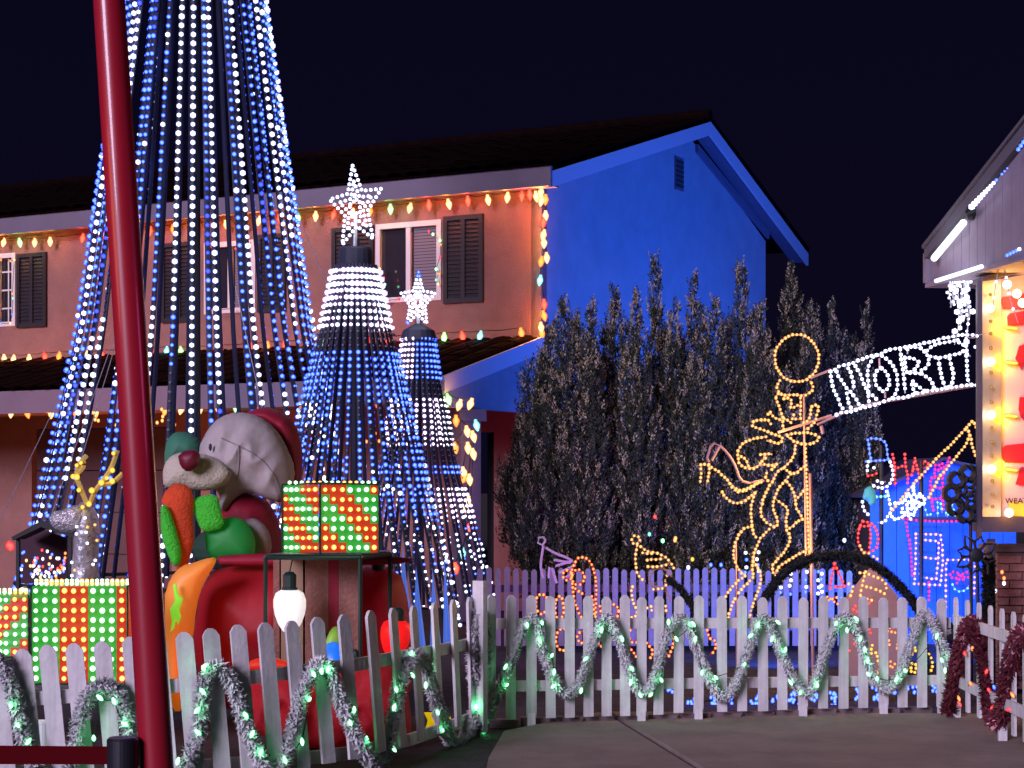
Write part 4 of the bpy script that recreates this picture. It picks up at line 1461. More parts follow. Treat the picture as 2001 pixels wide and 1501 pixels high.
pillow(sleigh, 'sleigh_body', [(392, 1155), (408, 1122), (430, 1108), (520, 1100), (600, 1095), (700, 1100), (780, 1110), (800, 1180), (810, 1300), (800, 1360), (780, 1392), (420, 1392), (395, 1350), (378, 1270), (382, 1210)], 13.0, .42, sack_m, wrinkle=.03, grid=50)
pillow(sleigh, 'rim', [(425, 1092), (430, 1084), (640, 1078), (800, 1088), (806, 1102), (640, 1106), (430, 1108)], 12.75, .07, inf_red)
lamp('sleigh_front_lamp', 'POINT', P(450, 1150, 12.1), 1.3, (1.0, .25, .25), sleigh, size=.15).matrix_parent_inverse = Matrix.Translation(sleigh.location).inverted()  # unseen light before the sleigh, in place of one within
bag = thing('brown_gift_bag', 'brown ribbed gift parcel with a red ribbon behind the green stand', 'parcel', P(640, 1300, 12.45))
b = MB()
brown = mat('brown_wrap', (.24, .10, .07), .6, noise=(12, .8, 1.2), bump=(40, .4))
for k, (xa, xb, mm_) in enumerate(((534, 546, 0), (549, 592, 2), (596, 642, 0), (642.6, 661, 1), (661.6, 700, 0))):
    b.hexa([P(xa, 1300, 12.45), P(xb, 1300, 12.45), P(xb, 1094, 12.45), P(xa, 1094, 12.45)], (0, .25, 0), mm_)
b.build('wrapped_box', [brown, inf_red, mat('tan_wrap', (.30, .2, .12), .7)], bag)
rsk = thing('red_sack', 'folded dark red cloth sack standing right behind the pickets under the green stand', 'sack', P(640, 1470, 11.3))
pillow(rsk, 'sack_body', [(486, 1310), (500, 1292), (560, 1300), (620, 1312), (700, 1300), (760, 1290), (796, 1340), (806, 1420), (800, 1462), (486, 1462)], 11.45, .26, mat('red_cloth', (.42, .006, .015), .75, bump=(9, 1.0), emit=(.7, .01, .01), strength=.04), wrinkle=.10, seed=4)
pillow(rsk, 'sack_opening', [(484, 1300), (492, 1288), (530, 1284), (572, 1294), (570, 1308), (520, 1312), (490, 1310)], 11.2, .05, mat('orange_red_cloth', (.7, .03, .01), .6, emit=(1, .03, .0), strength=.25))
# small bright pieces glimpsed low through the pickets
ost = thing('inflatable_star', 'small yellow inflatable star low behind the pickets near the corner', 'inflatable', P(840, 1420, 12.2))
pillow(ost, 'star_body', [(828, 1392), (846, 1392), (850, 1410), (866, 1408), (880, 1400), (884, 1412), (862, 1425), (846, 1418), (830, 1428), (836, 1408)], 12.4, .04, mat('yellow_inflatable', (.9, .65, .02), .5, emit=(1, .7, 0), strength=.5), smooth_it=0, grid=26)
small_string('little orange bulbs glowing on the red sleigh behind the pickets',
             [(693, 1333, 'orange'), (700, 1330, 'orange'), (711, 1336, 'orange'), (718, 1331, 'orange'), (712, 1362, 'orange'), (718, 1355, 'orange'), (743, 1330, 'orange'), (753, 1326, 'orange'), (745, 1349, 'red'), (751, 1352, 'orange'), (758, 1356, 'orange'), (606, 1366, 'warm')], 11.7, .011, 'orange bulb strings in the yard', cord=False)
b_item = thing('white_bucket', 'white plastic bucket standing behind the pickets at the left edge', 'bucket', P(77, 1470, 10.6))
b = MB()
pc_ = P(77, 1457, 10.6)
b.lathe((pc_.x, 10.6, .02), [(.042, 0), (.052, .21), (.056, .215), (.056, .23)], 18)
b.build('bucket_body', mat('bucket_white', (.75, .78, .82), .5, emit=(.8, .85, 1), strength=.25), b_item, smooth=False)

# reindeer of silver tinsel with gold lit antlers
sil = thing('silver_reindeer', 'silver tinsel reindeer figure with gold lit antlers behind the striped gift box', 'reindeer figure', P(160, 1290, 14.2))
silm = mat('silver_crinkle', (.50, .48, .52), .3, metal=.4, bump=(25, 1.0))
pillow(sil, 'body', [(150, 985), (172, 978), (190, 1000), (196, 1040), (192, 1090), (196, 1160), (200, 1290), (130, 1290), (138, 1160), (142, 1090), (146, 1040)], 14.2, .14, silm, wrinkle=.05, tex=.02)
pillow(sil, 'head', [(96, 1012), (105, 1000), (125, 996), (150, 985), (168, 1000), (160, 1030), (140, 1042), (115, 1038), (100, 1028)], 14.1, .08, silm, wrinkle=.03, tex=.02)
for side, pts in ((0, [(170, 985), (160, 960), (148, 930), (155, 905), (170, 890)]), (1, [(176, 985), (185, 960), (205, 935), (218, 915), (230, 880)]), (2, [(195, 948), (220, 945), (240, 925)]), (3, [(152, 925), (165, 912), (162, 895)])):
    b = MB()
    pp = [P(x, y, 14.1) for x, y in smooth_path(pts, 2)]
    b.tube(pp, .02, 6)
    b.build('antler', mat('gold_antler', (.5, .38, .12), .4) if 'ga' not in M else M['ga'], sil)
    for p in resample(pp, .11):
        b = MB()
        b.ball(p + Vector((U(-.03, .03), -.03, U(-.03, .03))), .017 * U(.8, 1.6), 0, (1, 1, 1), 8, 5)
        b.build('gold_bulb', M['yellow_led'], sil, smooth=True)
for k in range(14):
    b = MB()
    p = P(U(140, 195), U(1000, 1125), 14.0)
    b.ico(p, .014)
    b.build('white_bulb', M['white_led'] if k % 4 else M['gold_led'], sil)
lamp('antler_glow', 'POINT', P(190, 930, 13.8), 1.6, (1, .7, .15), sil, size=.1).matrix_parent_inverse = Matrix.Translation(sil.location).inverted()
# dark little hut with its cluster of coloured lights
hut = thing('lantern_hut', 'small dark open hut of coloured lights at the foot of the tallest light tree', 'hut', P(80, 1200, 14.8))
b = MB()
for (xa, xb) in ((31, 37), (132, 139)):
    b.hexa([P(xa, 1330, 14.8), P(xb, 1330, 14.8), P(xb, 1050, 14.8), P(xa, 1050, 14.8)], (0, .05, 0))
b.build('hut_post', M['black_iron'], hut)
b = MB()
b.hexa([P(22, 1050, 14.7), P(80, 1018, 14.7), P(140, 1042, 14.7), P(146, 1052, 14.7), P(80, 1030, 14.7), P(25, 1056, 14.7)], (0, .4, 0))
b.build('hut_roof', M['black_iron'], hut)
b = MB()
b.hexa([P(38, 1140, 15.2), P(131, 1140, 15.2), P(131, 1052, 15.2), P(80, 1034, 15.2), P(38, 1052, 15.2)], (0, .02, 0))
b.build('hut_back', mat('hut_back_paint', (.06, .02, .035), .8), hut)
rr_ = random.Random(3)
small_string('tangle of pink, white and blue bulbs inside the small dark hut',
             [(rr_.uniform(38, 128), 1130 - abs(rr_.gauss(0, 26)), rr_.choice(['red', 'white', 'blue', 'orange', 'warm', 'blue', 'white'])) for _ in range(70)], 14.6, .0125, 'bulb tangles in the yard', cord=False)
small_string('single red lamp glowing on the garage wall beside the hut', [(18, 1066, 'red'), (21, 1068, 'red')], 21.5, .05, 'red wall lamps', cord=False)
lamp('red_wall_glow', 'POINT', P(19, 1067, 23.6), 4, (1, .03, .01), size=.05)
small_string('little gold bulbs hanging in the dark porch behind the Santa', [(180, 806, 'gold'), (187, 812, 'gold'), (186, 820, 'gold'), (192, 822, 'gold'), (218, 819, 'gold'), (227, 831, 'gold'), (227, 841, 'gold'), (316, 800, 'gold'), (318, 814, 'gold'), (317, 822, 'gold'), (307, 826, 'gold'),
              (341, 830, 'gold'), (381, 811, 'gold'), (664, 860, 'orange'), (694, 861, 'gold'), (716, 863, 'orange'), (733, 847, 'orange'), (741, 862, 'orange'), (666, 868, 'orange')], 20.2, .02, 'orange bulb strings in the yard', cord=False)

# ------------------------------------------------------------ red pole, belt post
pole = thing('red_pole', 'tall glossy red pole leaning in the foreground at left', 'pole', P(354, 2230, 4.5))
b = MB()
def pole_c(y):
    return P(interp([(-700, 172), (0, 213), (700, 258), (1501, 306), (2230, 354)], y), y, 4.5)
b.tube([pole_c(y) for y in (2229, 1501, 1100, 700, 350, 0, -350, -700)], [.046, .0415, .0405, .0395, .039, .0385, .038, .038], 40)
b.build('pole_tube', M['red_pole'], pole, smooth=True)
b = MB()
b.lathe((pole.location.x, 4.5, 0.004), [(.17, 0), (.17, .012), (.07, .02), (.06, .05)], 24)
b.build('base_plate', M['black'], pole)
po_ = thing('barrier_post', 'black barrier post with rounded cap at the foot of the red pole', 'barrier post', P(240, 2230, 4.5))
zc = P(240, 1441, 4.45).z
b = MB()
b.lathe((P(240, 0, 4.45).x, 4.45, 0), [(.03, .02), (.03, zc - .16), (.037, zc - .155), (.038, zc - .006), (.034, zc), (.01, zc + .001)], 28)
b.build('post_tube', M['black'], po_, smooth=False)
b = MB()
b.lathe((P(240, 0, 4.45).x, 4.45, 0), [(.17, 0), (.17, .015), (.05, .03)], 24)
b.build('base_plate', M['black'], po_)
bl = MB()
bl.hexa([P(212, 1494, 4.45), P(-160, 1493, 4.42), P(-160, 1456, 4.42), P(212, 1459, 4.45)], (0, .003, 0))
o = bl.build('barrier_belt', M['belt'], None, label='dark red belt stretched left from the black barrier post', category='barrier belt')

flood('added unseen magenta lamp streaking the red pole from the right', (2.1, 3.7, 2.3), P(245, 560, 4.5), 34, (1.0, 0.12, 0.42), 40, .9, .35)  # added out of view to put a magenta streak on the pole
flood('added unseen orange lamp streaking the red pole from the left', (-2.6, 3.6, 2.4), P(235, 350, 4.5), 30, (1.0, 0.25, 0.10), 40, .9, .35)  # added likewise for the orange streak on the pole

# ------------------------------------------------------------ shrubs
def leaf_mat(name, cols):
    m = bpy.data.materials.new(name)
    m.use_nodes = True
    nt = m.node_tree
    b_ = nt.nodes['Principled BSDF']
    gi = nt.nodes.new('ShaderNodeNewGeometry')
    cr = nt.nodes.new('ShaderNodeValToRGB')
    els = cr.color_ramp.elements
    els[0].position = 0
    els[0].color = (*cols[0], 1)
    els[1].position = 1
    els[1].color = (*cols[-1], 1)
    for k, c in enumerate(cols[1:-1]):
        e = els.new((k + 1) / (len(cols) - 1))
        e.color = (*c, 1)
    nt.links.new(gi.outputs['Random Per Island'], cr.inputs[0])
    nt.links.new(cr.outputs[0], b_.inputs['Base Color'])
    b_.inputs['Roughness'].default_value = .75
    b_.inputs['Specular IOR Level'].default_value = .25
    return m
M['leaf'] = leaf_mat('juniper_foliage', [(.010, .015, .013), (.024, .034, .022), (.040, .050, .032), (.070, .068, .042), (.02, .03, .02)])
M['tip'] = leaf_mat('juniper_lit_tips', [(.28, .25, .16), (.44, .34, .21), (.18, .19, .12), (.56, .42, .25)])  # front foliage brightened in colour so its tips look lit

def twig(b_, bt, p, d, L, rnd, lit):
    """one feathery spray: short leaf scales packed round a drooping axis"""
    n_ = int(L / .0062)
    side = d.cross(Vector((0, 1, 0)))
    if side.length < .1:
        side = Vector((1, 0, 0))
    side.normalize()
    dep = d.cross(side).normalized()
    for k in range(n_):
        t = (k + rnd.random()) / n_
        a = rnd.uniform(0, 6.283)
        wv = side * math.cos(a) + dep * math.sin(a)
        q = p + d * L * t + wv * (.030 * (1 - t) ** .7 * rnd.random())
        l_ = rnd.uniform(.020, .042) * (1.15 - .5 * t)
        o_ = (d * rnd.uniform(.7, 1.3) + wv * rnd.uniform(.3, .9)).normalized()
        s_ = o_.cross(Vector((rnd.uniform(-1, 1), rnd.uniform(-1, 1), rnd.uniform(-1, 1)))).normalized() * l_ * .24
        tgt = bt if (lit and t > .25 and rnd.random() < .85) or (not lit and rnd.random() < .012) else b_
        tgt.add([q, q + o_ * l_ * .5 + s_, q + o_ * l_, q + o_ * l_ * .5 - s_], [(0, 1, 2, 3)])

def plume(b_, bt, px, ytop, ybot, hw, D, dens, rnd):
    """one upright plume made of many feathery sprays, ragged, with a pointed tip"""
    H = ybot - ytop
    n_ = max(14, int(H * hw * dens))
    for _ in range(n_):
        t = rnd.random() ** .85
        y = ytop + H * t
        taper = min(1.0, .05 + 1.2 * t ** .62) * min(1.0, .55 + (1 - t) * 2.2)
        prof_ = hw * taper * (1 + .20 * math.sin(t * 21 + px) + .14 * math.sin(t * 47 + px * 2))
        a = rnd.uniform(0, 6.283)
        rad_ = prof_ * (rnd.random() ** .4)
        x = px + rad_ * math.cos(a) + 5 * math.sin(t * 6 + px)
        p = P(x, y, D)
        p.y += rad_ * math.sin(a) / F * D
        d = Vector((math.cos(a) * rnd.uniform(.1, .5), math.sin(a) * .3, rnd.uniform(.8, 1.3)))
        d.normalize()
        L = rnd.uniform(.10, .24) * (1.1 if t > .1 else .8)
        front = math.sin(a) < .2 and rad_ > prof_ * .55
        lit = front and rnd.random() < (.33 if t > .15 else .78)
        twig(b_, bt, p - d * L * .4, d, L, rnd, lit)

def shrub(label, plumes, D, seed, dens=.30, zspread=.35, name='juniper_shrub'):
    rnd = random.Random(seed)
    root = thing(name, label, 'shrub', P(plumes[len(plumes) // 2][0], HZ + EYE * F / D, D), 'dense shrubs behind the fence')
    a, t = MB(), MB()
    for (px, yt, yb, hw) in plumes:
        plume(a, t, px, yt, yb, hw, D + rnd.uniform(-zspread, zspread), dens, rnd)
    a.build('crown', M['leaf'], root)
    t.build('lit_branch_tips', M['tip'], root)
    core = MB()
    for (px, yt, yb, hw) in plumes:
        if hw > 38 and yb - yt > 250:
            prof_ = [P(px, yt + (yb - yt) * q, D + .25) for q in (.45, .55, .68, .82, .95)]
            core.tube(prof_, [hw * k_ / F * D for k_ in (.08, .4, .6, .6, .5)], 7)
    core.build('inner_core', mat('inner_shade', (.008, .010, .012), .95), root)  # near-black fill painting the shade inside the plumes
    for k in range(5):
        px = plumes[int(len(plumes) * (k + .5) / 5)][0]
        b_ = MB()
        base = P(px, 0, D + .3)
        base.z = 0
        b_.tube([base, base + Vector((U(-.1, .1), 0, 1.0)), base + Vector((U(-.2, .2), 0, 2.1))], [.05, .035, .015], 6)
        b_.build('trunk', M['bark'], root)
    return root
big = [(1105, 588, 1150, 46), (1130, 620, 1180, 55), (1160, 585, 1180, 40), (1205, 560, 1180, 36), (1240, 575, 1180, 30), (1276, 506, 1180, 30), (1315, 590, 1180, 40), (1352, 540, 1180, 32), (1395, 590, 1180, 45), (1448, 520, 1180, 42),
       (1485, 590, 1180, 40), (1550, 520, 1190, 46), (1580, 600, 1190, 40), (1078, 640, 1130, 50), (1062, 690, 1130, 48), (1050, 740, 1120, 50), (1040, 800, 1090, 42), (1034, 870, 1100, 46), (990, 905, 975, 24), (1090, 720, 1190, 70), (1180, 700, 1190, 75),
       (1270, 700, 1190, 75), (1360, 700, 1190, 75), (1450, 700, 1190, 75), (1530, 720, 1190, 70), (1075, 900, 1170, 75), (1140, 950, 1190, 75), (1230, 850, 1190, 60), (1420, 850, 1190, 60), (1300, 960, 1190, 60), (1210, 1000, 1195, 70), (1500, 950, 1195, 70), (1390, 1000, 1195, 60),
       (1040, 960, 1100, 40), (1012, 830, 1060, 34), (1016, 900, 1090, 36), (1040, 700, 900, 34), (992, 900, 985, 26), (1225, 640, 1190, 50), (1300, 640, 1190, 50), (1335, 660, 1190, 50), (1415, 630, 1190, 48), (1500, 650, 1190, 48), (1150, 660, 1190, 50), (1255, 620, 1100, 34), (1375, 610, 1100, 34), (1465, 610, 1100, 36), (1185, 640, 1100, 36)]
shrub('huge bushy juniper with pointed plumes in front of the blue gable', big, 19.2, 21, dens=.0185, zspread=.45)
rgt = [(1600, 600, 1180, 26), (1622, 590, 1190, 24), (1642, 650, 1190, 36), (1665, 660, 1190, 34), (1690, 578, 900, 15), (1688, 680, 1190, 32), (1705, 760, 1180, 24), (1640, 850, 1190, 45), (1610, 800, 1190, 45), (1680, 900, 1190, 38), (1575, 900, 1190, 50)]
shrub('darker narrow juniper behind the rope light sign, right of the huge one', rgt, 19.9, 33, dens=.020, zspread=.3)
# warm low light at the shrub's foot comes from the rope lights; a few small bulbs hang in the foliage
small_string('scattered small bulbs hanging in the dark foliage of the huge juniper', [(1280, 1010, 'red'), (1269, 1044, 'teal'), (1295, 1057, 'green'), (1320, 1052, 'gold'), (1319, 1056, 'gold'), (1353, 1093, 'yellow'), (1345, 1109, 'white'), (1389, 1104, 'blue'), (1409, 1104, 'blue'), (1650, 1056, 'white')], 17.6, .02, 'bulbs hung in the shrubs', cord=False)
rr_ = random.Random(8)
pa_ = thing('light_string', 'vertical white and blue dots of light hung on the rear fence', 'string lights', P(1500, 1160, 17.7), 'rear fence lights')
for xq in (1457, 1481, 1600, 1605, 1545, 1526, 1575):
    for k in range(4):
        b = MB()
        b.ico(P(xq + U(-2, 2), 1080 + k * 13 + U(-3, 3) + (xq > 1500) * 40, 17.7), .02)
        b.build('bulb', M['white_led'] if rr_.random() < .5 else M['blue_led'], pa_)

# ------------------------------------------------------------ rope lights
def rope(root, strokes, m_, D, step, rled, tube_m, tr_=.006, tf=None, unlit=False, name='light_rope', sm=1, off=0.0):
    for st_ in strokes:
        pts = [tf(*p) if tf else p for p in st_]
        pts = smooth_path(pts, sm) if len(pts) > 2 else pts
        pp = [P(x, y, D(x) if callable(D) else D) for x, y in pts]
        b_ = MB()
        b_.tube(resample(pp, .05) + [pp[-1]], tr_, 5, 0)
        if not unlit:
            for p in resample(pp, step):
                b_.ico(p + Vector((U(-.003, .003), -tr_, U(-.003, .003))), rled * U(.88, 1.12), 1)
        b_.build(name, [tube_m, m_], root)
def T(ox, oy, s):
    return lambda x, y: (ox + x / s, oy + y / s)
def ell(cx_, cy_, rx, ry, n=28, a0=0, a1=6.2832):
    return [(cx_ + rx * math.cos(a0 + (a1 - a0) * k / n), cy_ + ry * math.sin(a0 + (a1 - a0) * k / n)) for k in range(n + 1)]

elf = thing('rope_light_elf', 'golden rope light elf figure lifting the arched sign in front of the shrub', 'rope light figure', P(1545, 1330, 15), 'rope light figures')
t3 = T(1300, 620, 5.0)
rope(elf, [ell(1285, 400, 215, 232, 30, 2.2, 8.4)], M['gold_led'], 15.0, .0335, .0148, M['rose_tube'], tf=t3, sm=0)
rope(elf, [[(1120, 620), (1090, 660), (1090, 700), (1110, 740), (1160, 765), (1240, 755), (1310, 765), (1360, 765), (1430, 730), (1440, 680), (1415, 620)],
           [(1080, 790), (1100, 850), (1125, 910), (1145, 980), (1145, 1050), (1165, 1110)],
           [(1100, 745), (1080, 790)],
           [(1160, 800), (1215, 790), (1240, 830), (1215, 860), (1235, 890), (1270, 880), (1300, 855)],
           [(1320, 790), (1320, 850), (1320, 960), (1325, 1000)],
           [(850, 1060), (865, 1010), (900, 1005), (940, 1000), (1000, 1000), (1030, 1045)],
           [(1000, 950), (1020, 925), (1050, 960), (1075, 990), (1110, 1000), (1180, 990), (1210, 1020), (1240, 1040)],
           [(850, 1060), (895, 1080), (940, 1100), (980, 1110), (1040, 1135), (1090, 1155), (1140, 1170), (1145, 1210), (1110, 1235), (1075, 1235), (1040, 1210), (990, 1205)],
           [(1255, 955), (1240, 1000), (1300, 995)],
           [(1350, 1030), (1400, 1010), (1420, 940), (1420, 890), (1445, 855), (1490, 860), (1495, 900), (1485, 940), (1470, 990), (1440, 1050), (1400, 1085), (1360, 1100)],
           [(1190, 1150), (1240, 1140), (1300, 1130), (1360, 1125), (1420, 1135), (1480, 1150), (1500, 1170), (1490, 1200), (1450, 1225), (1400, 1240), (1340, 1240), (1290, 1225), (1240, 1200), (1190, 1160)],
           [(980, 1165), (910, 1180), (860, 1190), (815, 1205), (780, 1220), (745, 1245), (720, 1285), (705, 1320), (710, 1370), (720, 1430), (765, 1465), (815, 1480), (860, 1475), (900, 1460), (930, 1430), (970, 1440), (1020, 1445), (1050, 1445), (1095, 1430)],
           [(740, 1360), (780, 1385), (800, 1420), (815, 1480)], [(930, 1340), (970, 1340), (1005, 1335), (1045, 1340)], [(970, 1340), (975, 1380), (940, 1410)]],
     M['gold_led'], 15.0, .0335, .0148, M['rose_tube'], tf=t3, sm=0)
t4 = T(1300, 850, 4.2875)
rope(elf, [[(1170, 80), (1175, 200), (1180, 300), (1185, 450), (1190, 600), (1195, 750), (1200, 900), (1205, 1030)],
           [(1090, 90), (1085, 150), (1065, 200), (1030, 240), (990, 275), (950, 295), (925, 330), (905, 380), (875, 420), (845, 470), (830, 510), (815, 560), (800, 620), (805, 680), (830, 720), (870, 750), (915, 770), (945, 750), (935, 700), (910, 650), (900, 590), (920, 520), (935, 475), (960, 430), (1000, 395), (1030, 350), (1060, 320), (1095, 325), (1140, 280), (1175, 260)],
           [(990, 275), (1030, 310), (1060, 320)],
           [(1020, 395), (1060, 440), (1080, 500), (1090, 560), (1100, 620), (1130, 660), (1150, 710), (1110, 720), (1060, 770), (1015, 800), (1010, 740), (1015, 680), (1030, 640), (1010, 600), (970, 570), (930, 540)],
           [(1155, 470), (1110, 530)],
           [(1015, 800), (1045, 840), (1040, 900), (1015, 950), (980, 1000), (930, 1050), (900, 1090), (895, 1140), (920, 1180), (950, 1200), (985, 1210)],
           [(1205, 930), (1165, 975), (1110, 1000), (1050, 1040), (990, 1080), (945, 1110), (925, 1150), (940, 1190), (930, 1240), (900, 1285)],
           [(295, 390), (300, 330), (300, 245), (345, 245), (400, 280), (450, 310), (490, 350), (530, 390), (560, 440), (610, 480), (660, 470), (720, 440), (770, 410), (830, 385)],
           [(365, 250), (370, 290), (365, 340), (345, 410)],
           [(520, 380), (570, 440), (630, 468), (700, 440), (780, 395)],
           [(475, 475), (500, 520), (540, 555), (580, 570), (620, 570), (660, 555), (710, 515), (740, 490), (770, 470)],
           [(850, 320), (840, 355), (860, 390)], [(890, 290), (935, 240)],
           [(750, 490), (730, 540), (720, 600), (715, 660), (725, 710), (725, 770), (740, 830), (765, 860)],
           [(725, 770), (690, 770), (650, 790), (615, 840), (590, 890), (575, 960), (570, 1010), (585, 1060), (600, 1100), (640, 1160), (670, 1180)],
           [(870, 790), (830, 830), (790, 870), (765, 940), (745, 990), (735, 1050), (730, 1110), (735, 1190), (700, 1230), (650, 1280), (610, 1330)],
           [(735, 1060), (770, 1100), (800, 1160), (800, 1230), (780, 1300), (760, 1350), (740, 1400), (720, 1470), (700, 1560)],
           [(670, 1180), (620, 1215), (570, 1260), (530, 1310), (490, 1370)],
           [(585, 1370), (560, 1420), (540, 1480), (520, 1560)]],
     M['gold_led'], 15.0, .0335, .0148, M['rose_tube'], tf=t4, sm=0)
rope(elf, [[(350, 200), (390, 60), (460, 90), (530, 160), (590, 260), (620, 370), (680, 410), (820, 380)], [(390, 215), (455, 95)], [(350, 200), (370, 230)]], M['gold_led'], 15.05, .03, .01, M['rose_tube'], tr_=.011, tf=t4, unlit=True, name='unlit_tube')
b = MB()
b.tube([P(1583, 925, 15.1), P(1589, 1330, 15.1)], .014, 6)
b.tube([P(1571, 775, 15.1), P(1575, 1100, 15.1)], .009, 6)
b.tube([P(1438, 1060, 15.1), P(1440, 1330, 15.1)], .008, 6)
b.tube([P(1520, 845, 15.1), P(1625, 812, 15.1)], .013, 6)
b.tube([P(1586, 738, 15.1), P(1622, 724, 15.1)], .01, 6)
b.build('support_frame', M['rose_tube'], elf)
for (px_, py_, e_) in ((1540, 720, 2.2), (1530, 860, 3), (1480, 900, 2.2), (1540, 1000, 2.5), (1500, 1100, 2.5), (1570, 1080, 2)):
    lamp('rope_glow', 'POINT', P(px_, py_, 15.0), e_ * 6, (1.0, .50, .15), elf, size=.2).matrix_parent_inverse = Matrix.Translation(elf.location).inverted()

sgn = thing('rope_light_sign', 'arched white rope light sign reading NORTH between the elf and the marquee', 'sign', P(1700, 800, 14.9))
t8 = T(1500, 600, 4.4467)
def sgn_rope(nm, strokes):
    rope(sgn, strokes, M['white_led'], 14.9, .040, .0165, M['grey_tube'], tf=t8, name=nm, sm=0)
sgn_rope('sign_border', [[(545, 560), (580, 545), (635, 510), (720, 495), (790, 465), (880, 430), (980, 410), (1070, 365), (1150, 355), (1240, 340), (1340, 320), (1430, 300), (1510, 275), (1600, 260), (1690, 240), (1750, 245), (1815, 240), (1900, 228), (1960, 220)],
                         [(600, 935), (650, 915), (720, 910), (790, 885), (870, 865), (945, 845), (1030, 815), (1100, 795), (1190, 785), (1290, 755), (1370, 735), (1430, 725), (1560, 705), (1660, 690), (1740, 680), (1830, 678), (1960, 670)]])
sgn_rope('letter_n', [[(545, 560), (550, 610), (560, 660), (580, 740), (610, 790), (630, 850), (655, 895)], [(600, 560), (620, 610), (650, 660), (690, 710), (740, 760), (790, 840), (830, 865)], [(690, 750), (700, 830), (725, 880)],
                      [(700, 530), (720, 560), (735, 620), (745, 660), (745, 720)], [(760, 515), (790, 560), (820, 620), (840, 680), (870, 740), (910, 770), (950, 800)], [(875, 690), (870, 760), (880, 840)]])
sgn_rope('letter_o', [[(1080, 790), (1115, 750), (1130, 680), (1125, 600), (1105, 530), (1060, 470), (1000, 430), (950, 415), (920, 430), (880, 500), (865, 570), (870, 640), (880, 700)], [(980, 530), (935, 570), (930, 630), (945, 690), (990, 735), (1035, 725), (1060, 660), (1045, 590), (1010, 540), (980, 530)]])
sgn_rope('letter_r', [[(1150, 370), (1155, 420), (1165, 490), (1180, 560), (1185, 640), (1195, 750)], [(1200, 350), (1270, 345), (1330, 360), (1380, 400), (1400, 440), (1395, 500), (1370, 540), (1320, 555), (1350, 590), (1410, 630), (1450, 690), (1430, 725)],
                      [(1215, 370), (1215, 410)], [(1190, 440), (1240, 440), (1290, 460), (1320, 490), (1290, 530), (1240, 570), (1215, 580), (1195, 500), (1190, 440)], [(1285, 750), (1260, 700), (1250, 640), (1300, 690), (1340, 710), (1370, 735)], [(1240, 570), (1300, 570), (1350, 595)]])
sgn_rope('letter_t', [[(1385, 380), (1420, 350), (1460, 325), (1550, 305), (1630, 295), (1690, 320), (1715, 345)], [(1415, 430), (1480, 440), (1540, 435), (1600, 415), (1660, 410), (1700, 385)], [(1485, 450), (1495, 520), (1505, 590), (1520, 650), (1545, 700)], [(1580, 450), (1600, 530), (1615, 590), (1600, 660), (1570, 700)]])
sgn_rope('letter_h', [[(1720, 250), (1722, 300), (1728, 400), (1730, 500), (1735, 580), (1740, 640), (1755, 665)], [(1700, 385), (1762, 430)], [(1825, 400), (1825, 540), (1830, 660)], [(1800, 350), (1900, 330), (1905, 450), (1900, 660)]])
b = MB()
b.tube([P(1586, 738, 14.95), P(1624, 722, 14.95)], .01, 6)
b.tube([P(1597, 830, 14.95), P(1645, 808, 14.95), P(1700, 790, 14.95), P(1915, 752, 14.95)], .012, 6)
b.tube([P(1605, 832, 14.95), P(1608, 848, 14.95)], .015, 6)
for xq, ya, yb in ((1718, 700, 720), (1729, 766, 778)):
    b.tube([P(xq, ya, 14.95), P(xq + 1, yb, 14.95)], .008, 5)
b.build('support_tube', M['rose_tube'], sgn)
lamp('sign_glow', 'POINT', P(1730, 730, 14.6), 2.5, (.85, .9, 1), sgn, size=.3).matrix_parent_inverse = Matrix.Translation(sgn.location).inverted()

# small figures behind the straight fence
fig = thing('rope_light_candy_cane', 'red orange rope light candy cane with a bow behind the fence', 'rope light figure', P(1140, 1320, 14.4), 'rope light figures')
rope(fig, [[(1164, 1230), (1164, 1190), (1165, 1140), (1160, 1108), (1145, 1089), (1130, 1088), (1120, 1105), (1115, 1125)], ell(1109, 1124, 9, 10, 12), ell(1129, 1128, 13, 15, 14), [(1119, 1140), (1121, 1170), (1130, 1195), (1136, 1206)], [(1124, 1150), (1142, 1163)], [(1157, 1165), (1162, 1200)], [(1172, 1185), (1174, 1200)]],
     M['orange_led'], 14.4, .034, .012, M['sign_red'], tr_=.009)
fig = thing('rope_light_skate', 'golden rope light ice skate behind the fence right of the candy cane', 'rope light figure', P(1275, 1320, 14.6), 'rope light figures')
rope(fig, [ell(1242, 1055, 8, 9, 10), [(1245, 1066), (1241, 1085), (1241, 1100), (1245, 1122), (1252, 1130), (1262, 1136)], [(1252, 1068), (1265, 1078), (1282, 1079), (1298, 1087), (1310, 1098), (1316, 1110)], [(1256, 1081), (1275, 1081)], [(1264, 1094), (1296, 1092)], [(1266, 1107), (1290, 1108), (1308, 1100)], [(1236, 1146), (1233, 1160), (1238, 1176)], [(1238, 1180), (1246, 1195), (1240, 1208), (1232, 1206)],
           [(1264, 1188), (1275, 1184), (1272, 1200)], [(1300, 1184), (1303, 1200)], [(1302, 1126), (1300, 1150), (1276, 1152)]], M['gold_led'], 14.6, .036, .0135, M['rose_tube'])
rope(fig, [ell(1290, 1130, 22, 20, 14), [(1300, 1150), (1310, 1175)]], M['gold_led'], 14.65, .03, .01, M['rose_tube'], unlit=True, name='unlit_tube', tr_=.009)
fig = thing('rope_light_skate', 'unlit grey rope light ice skate standing under the shrub', 'rope light figure', P(1085, 1300, 16.6), 'rope light figures')
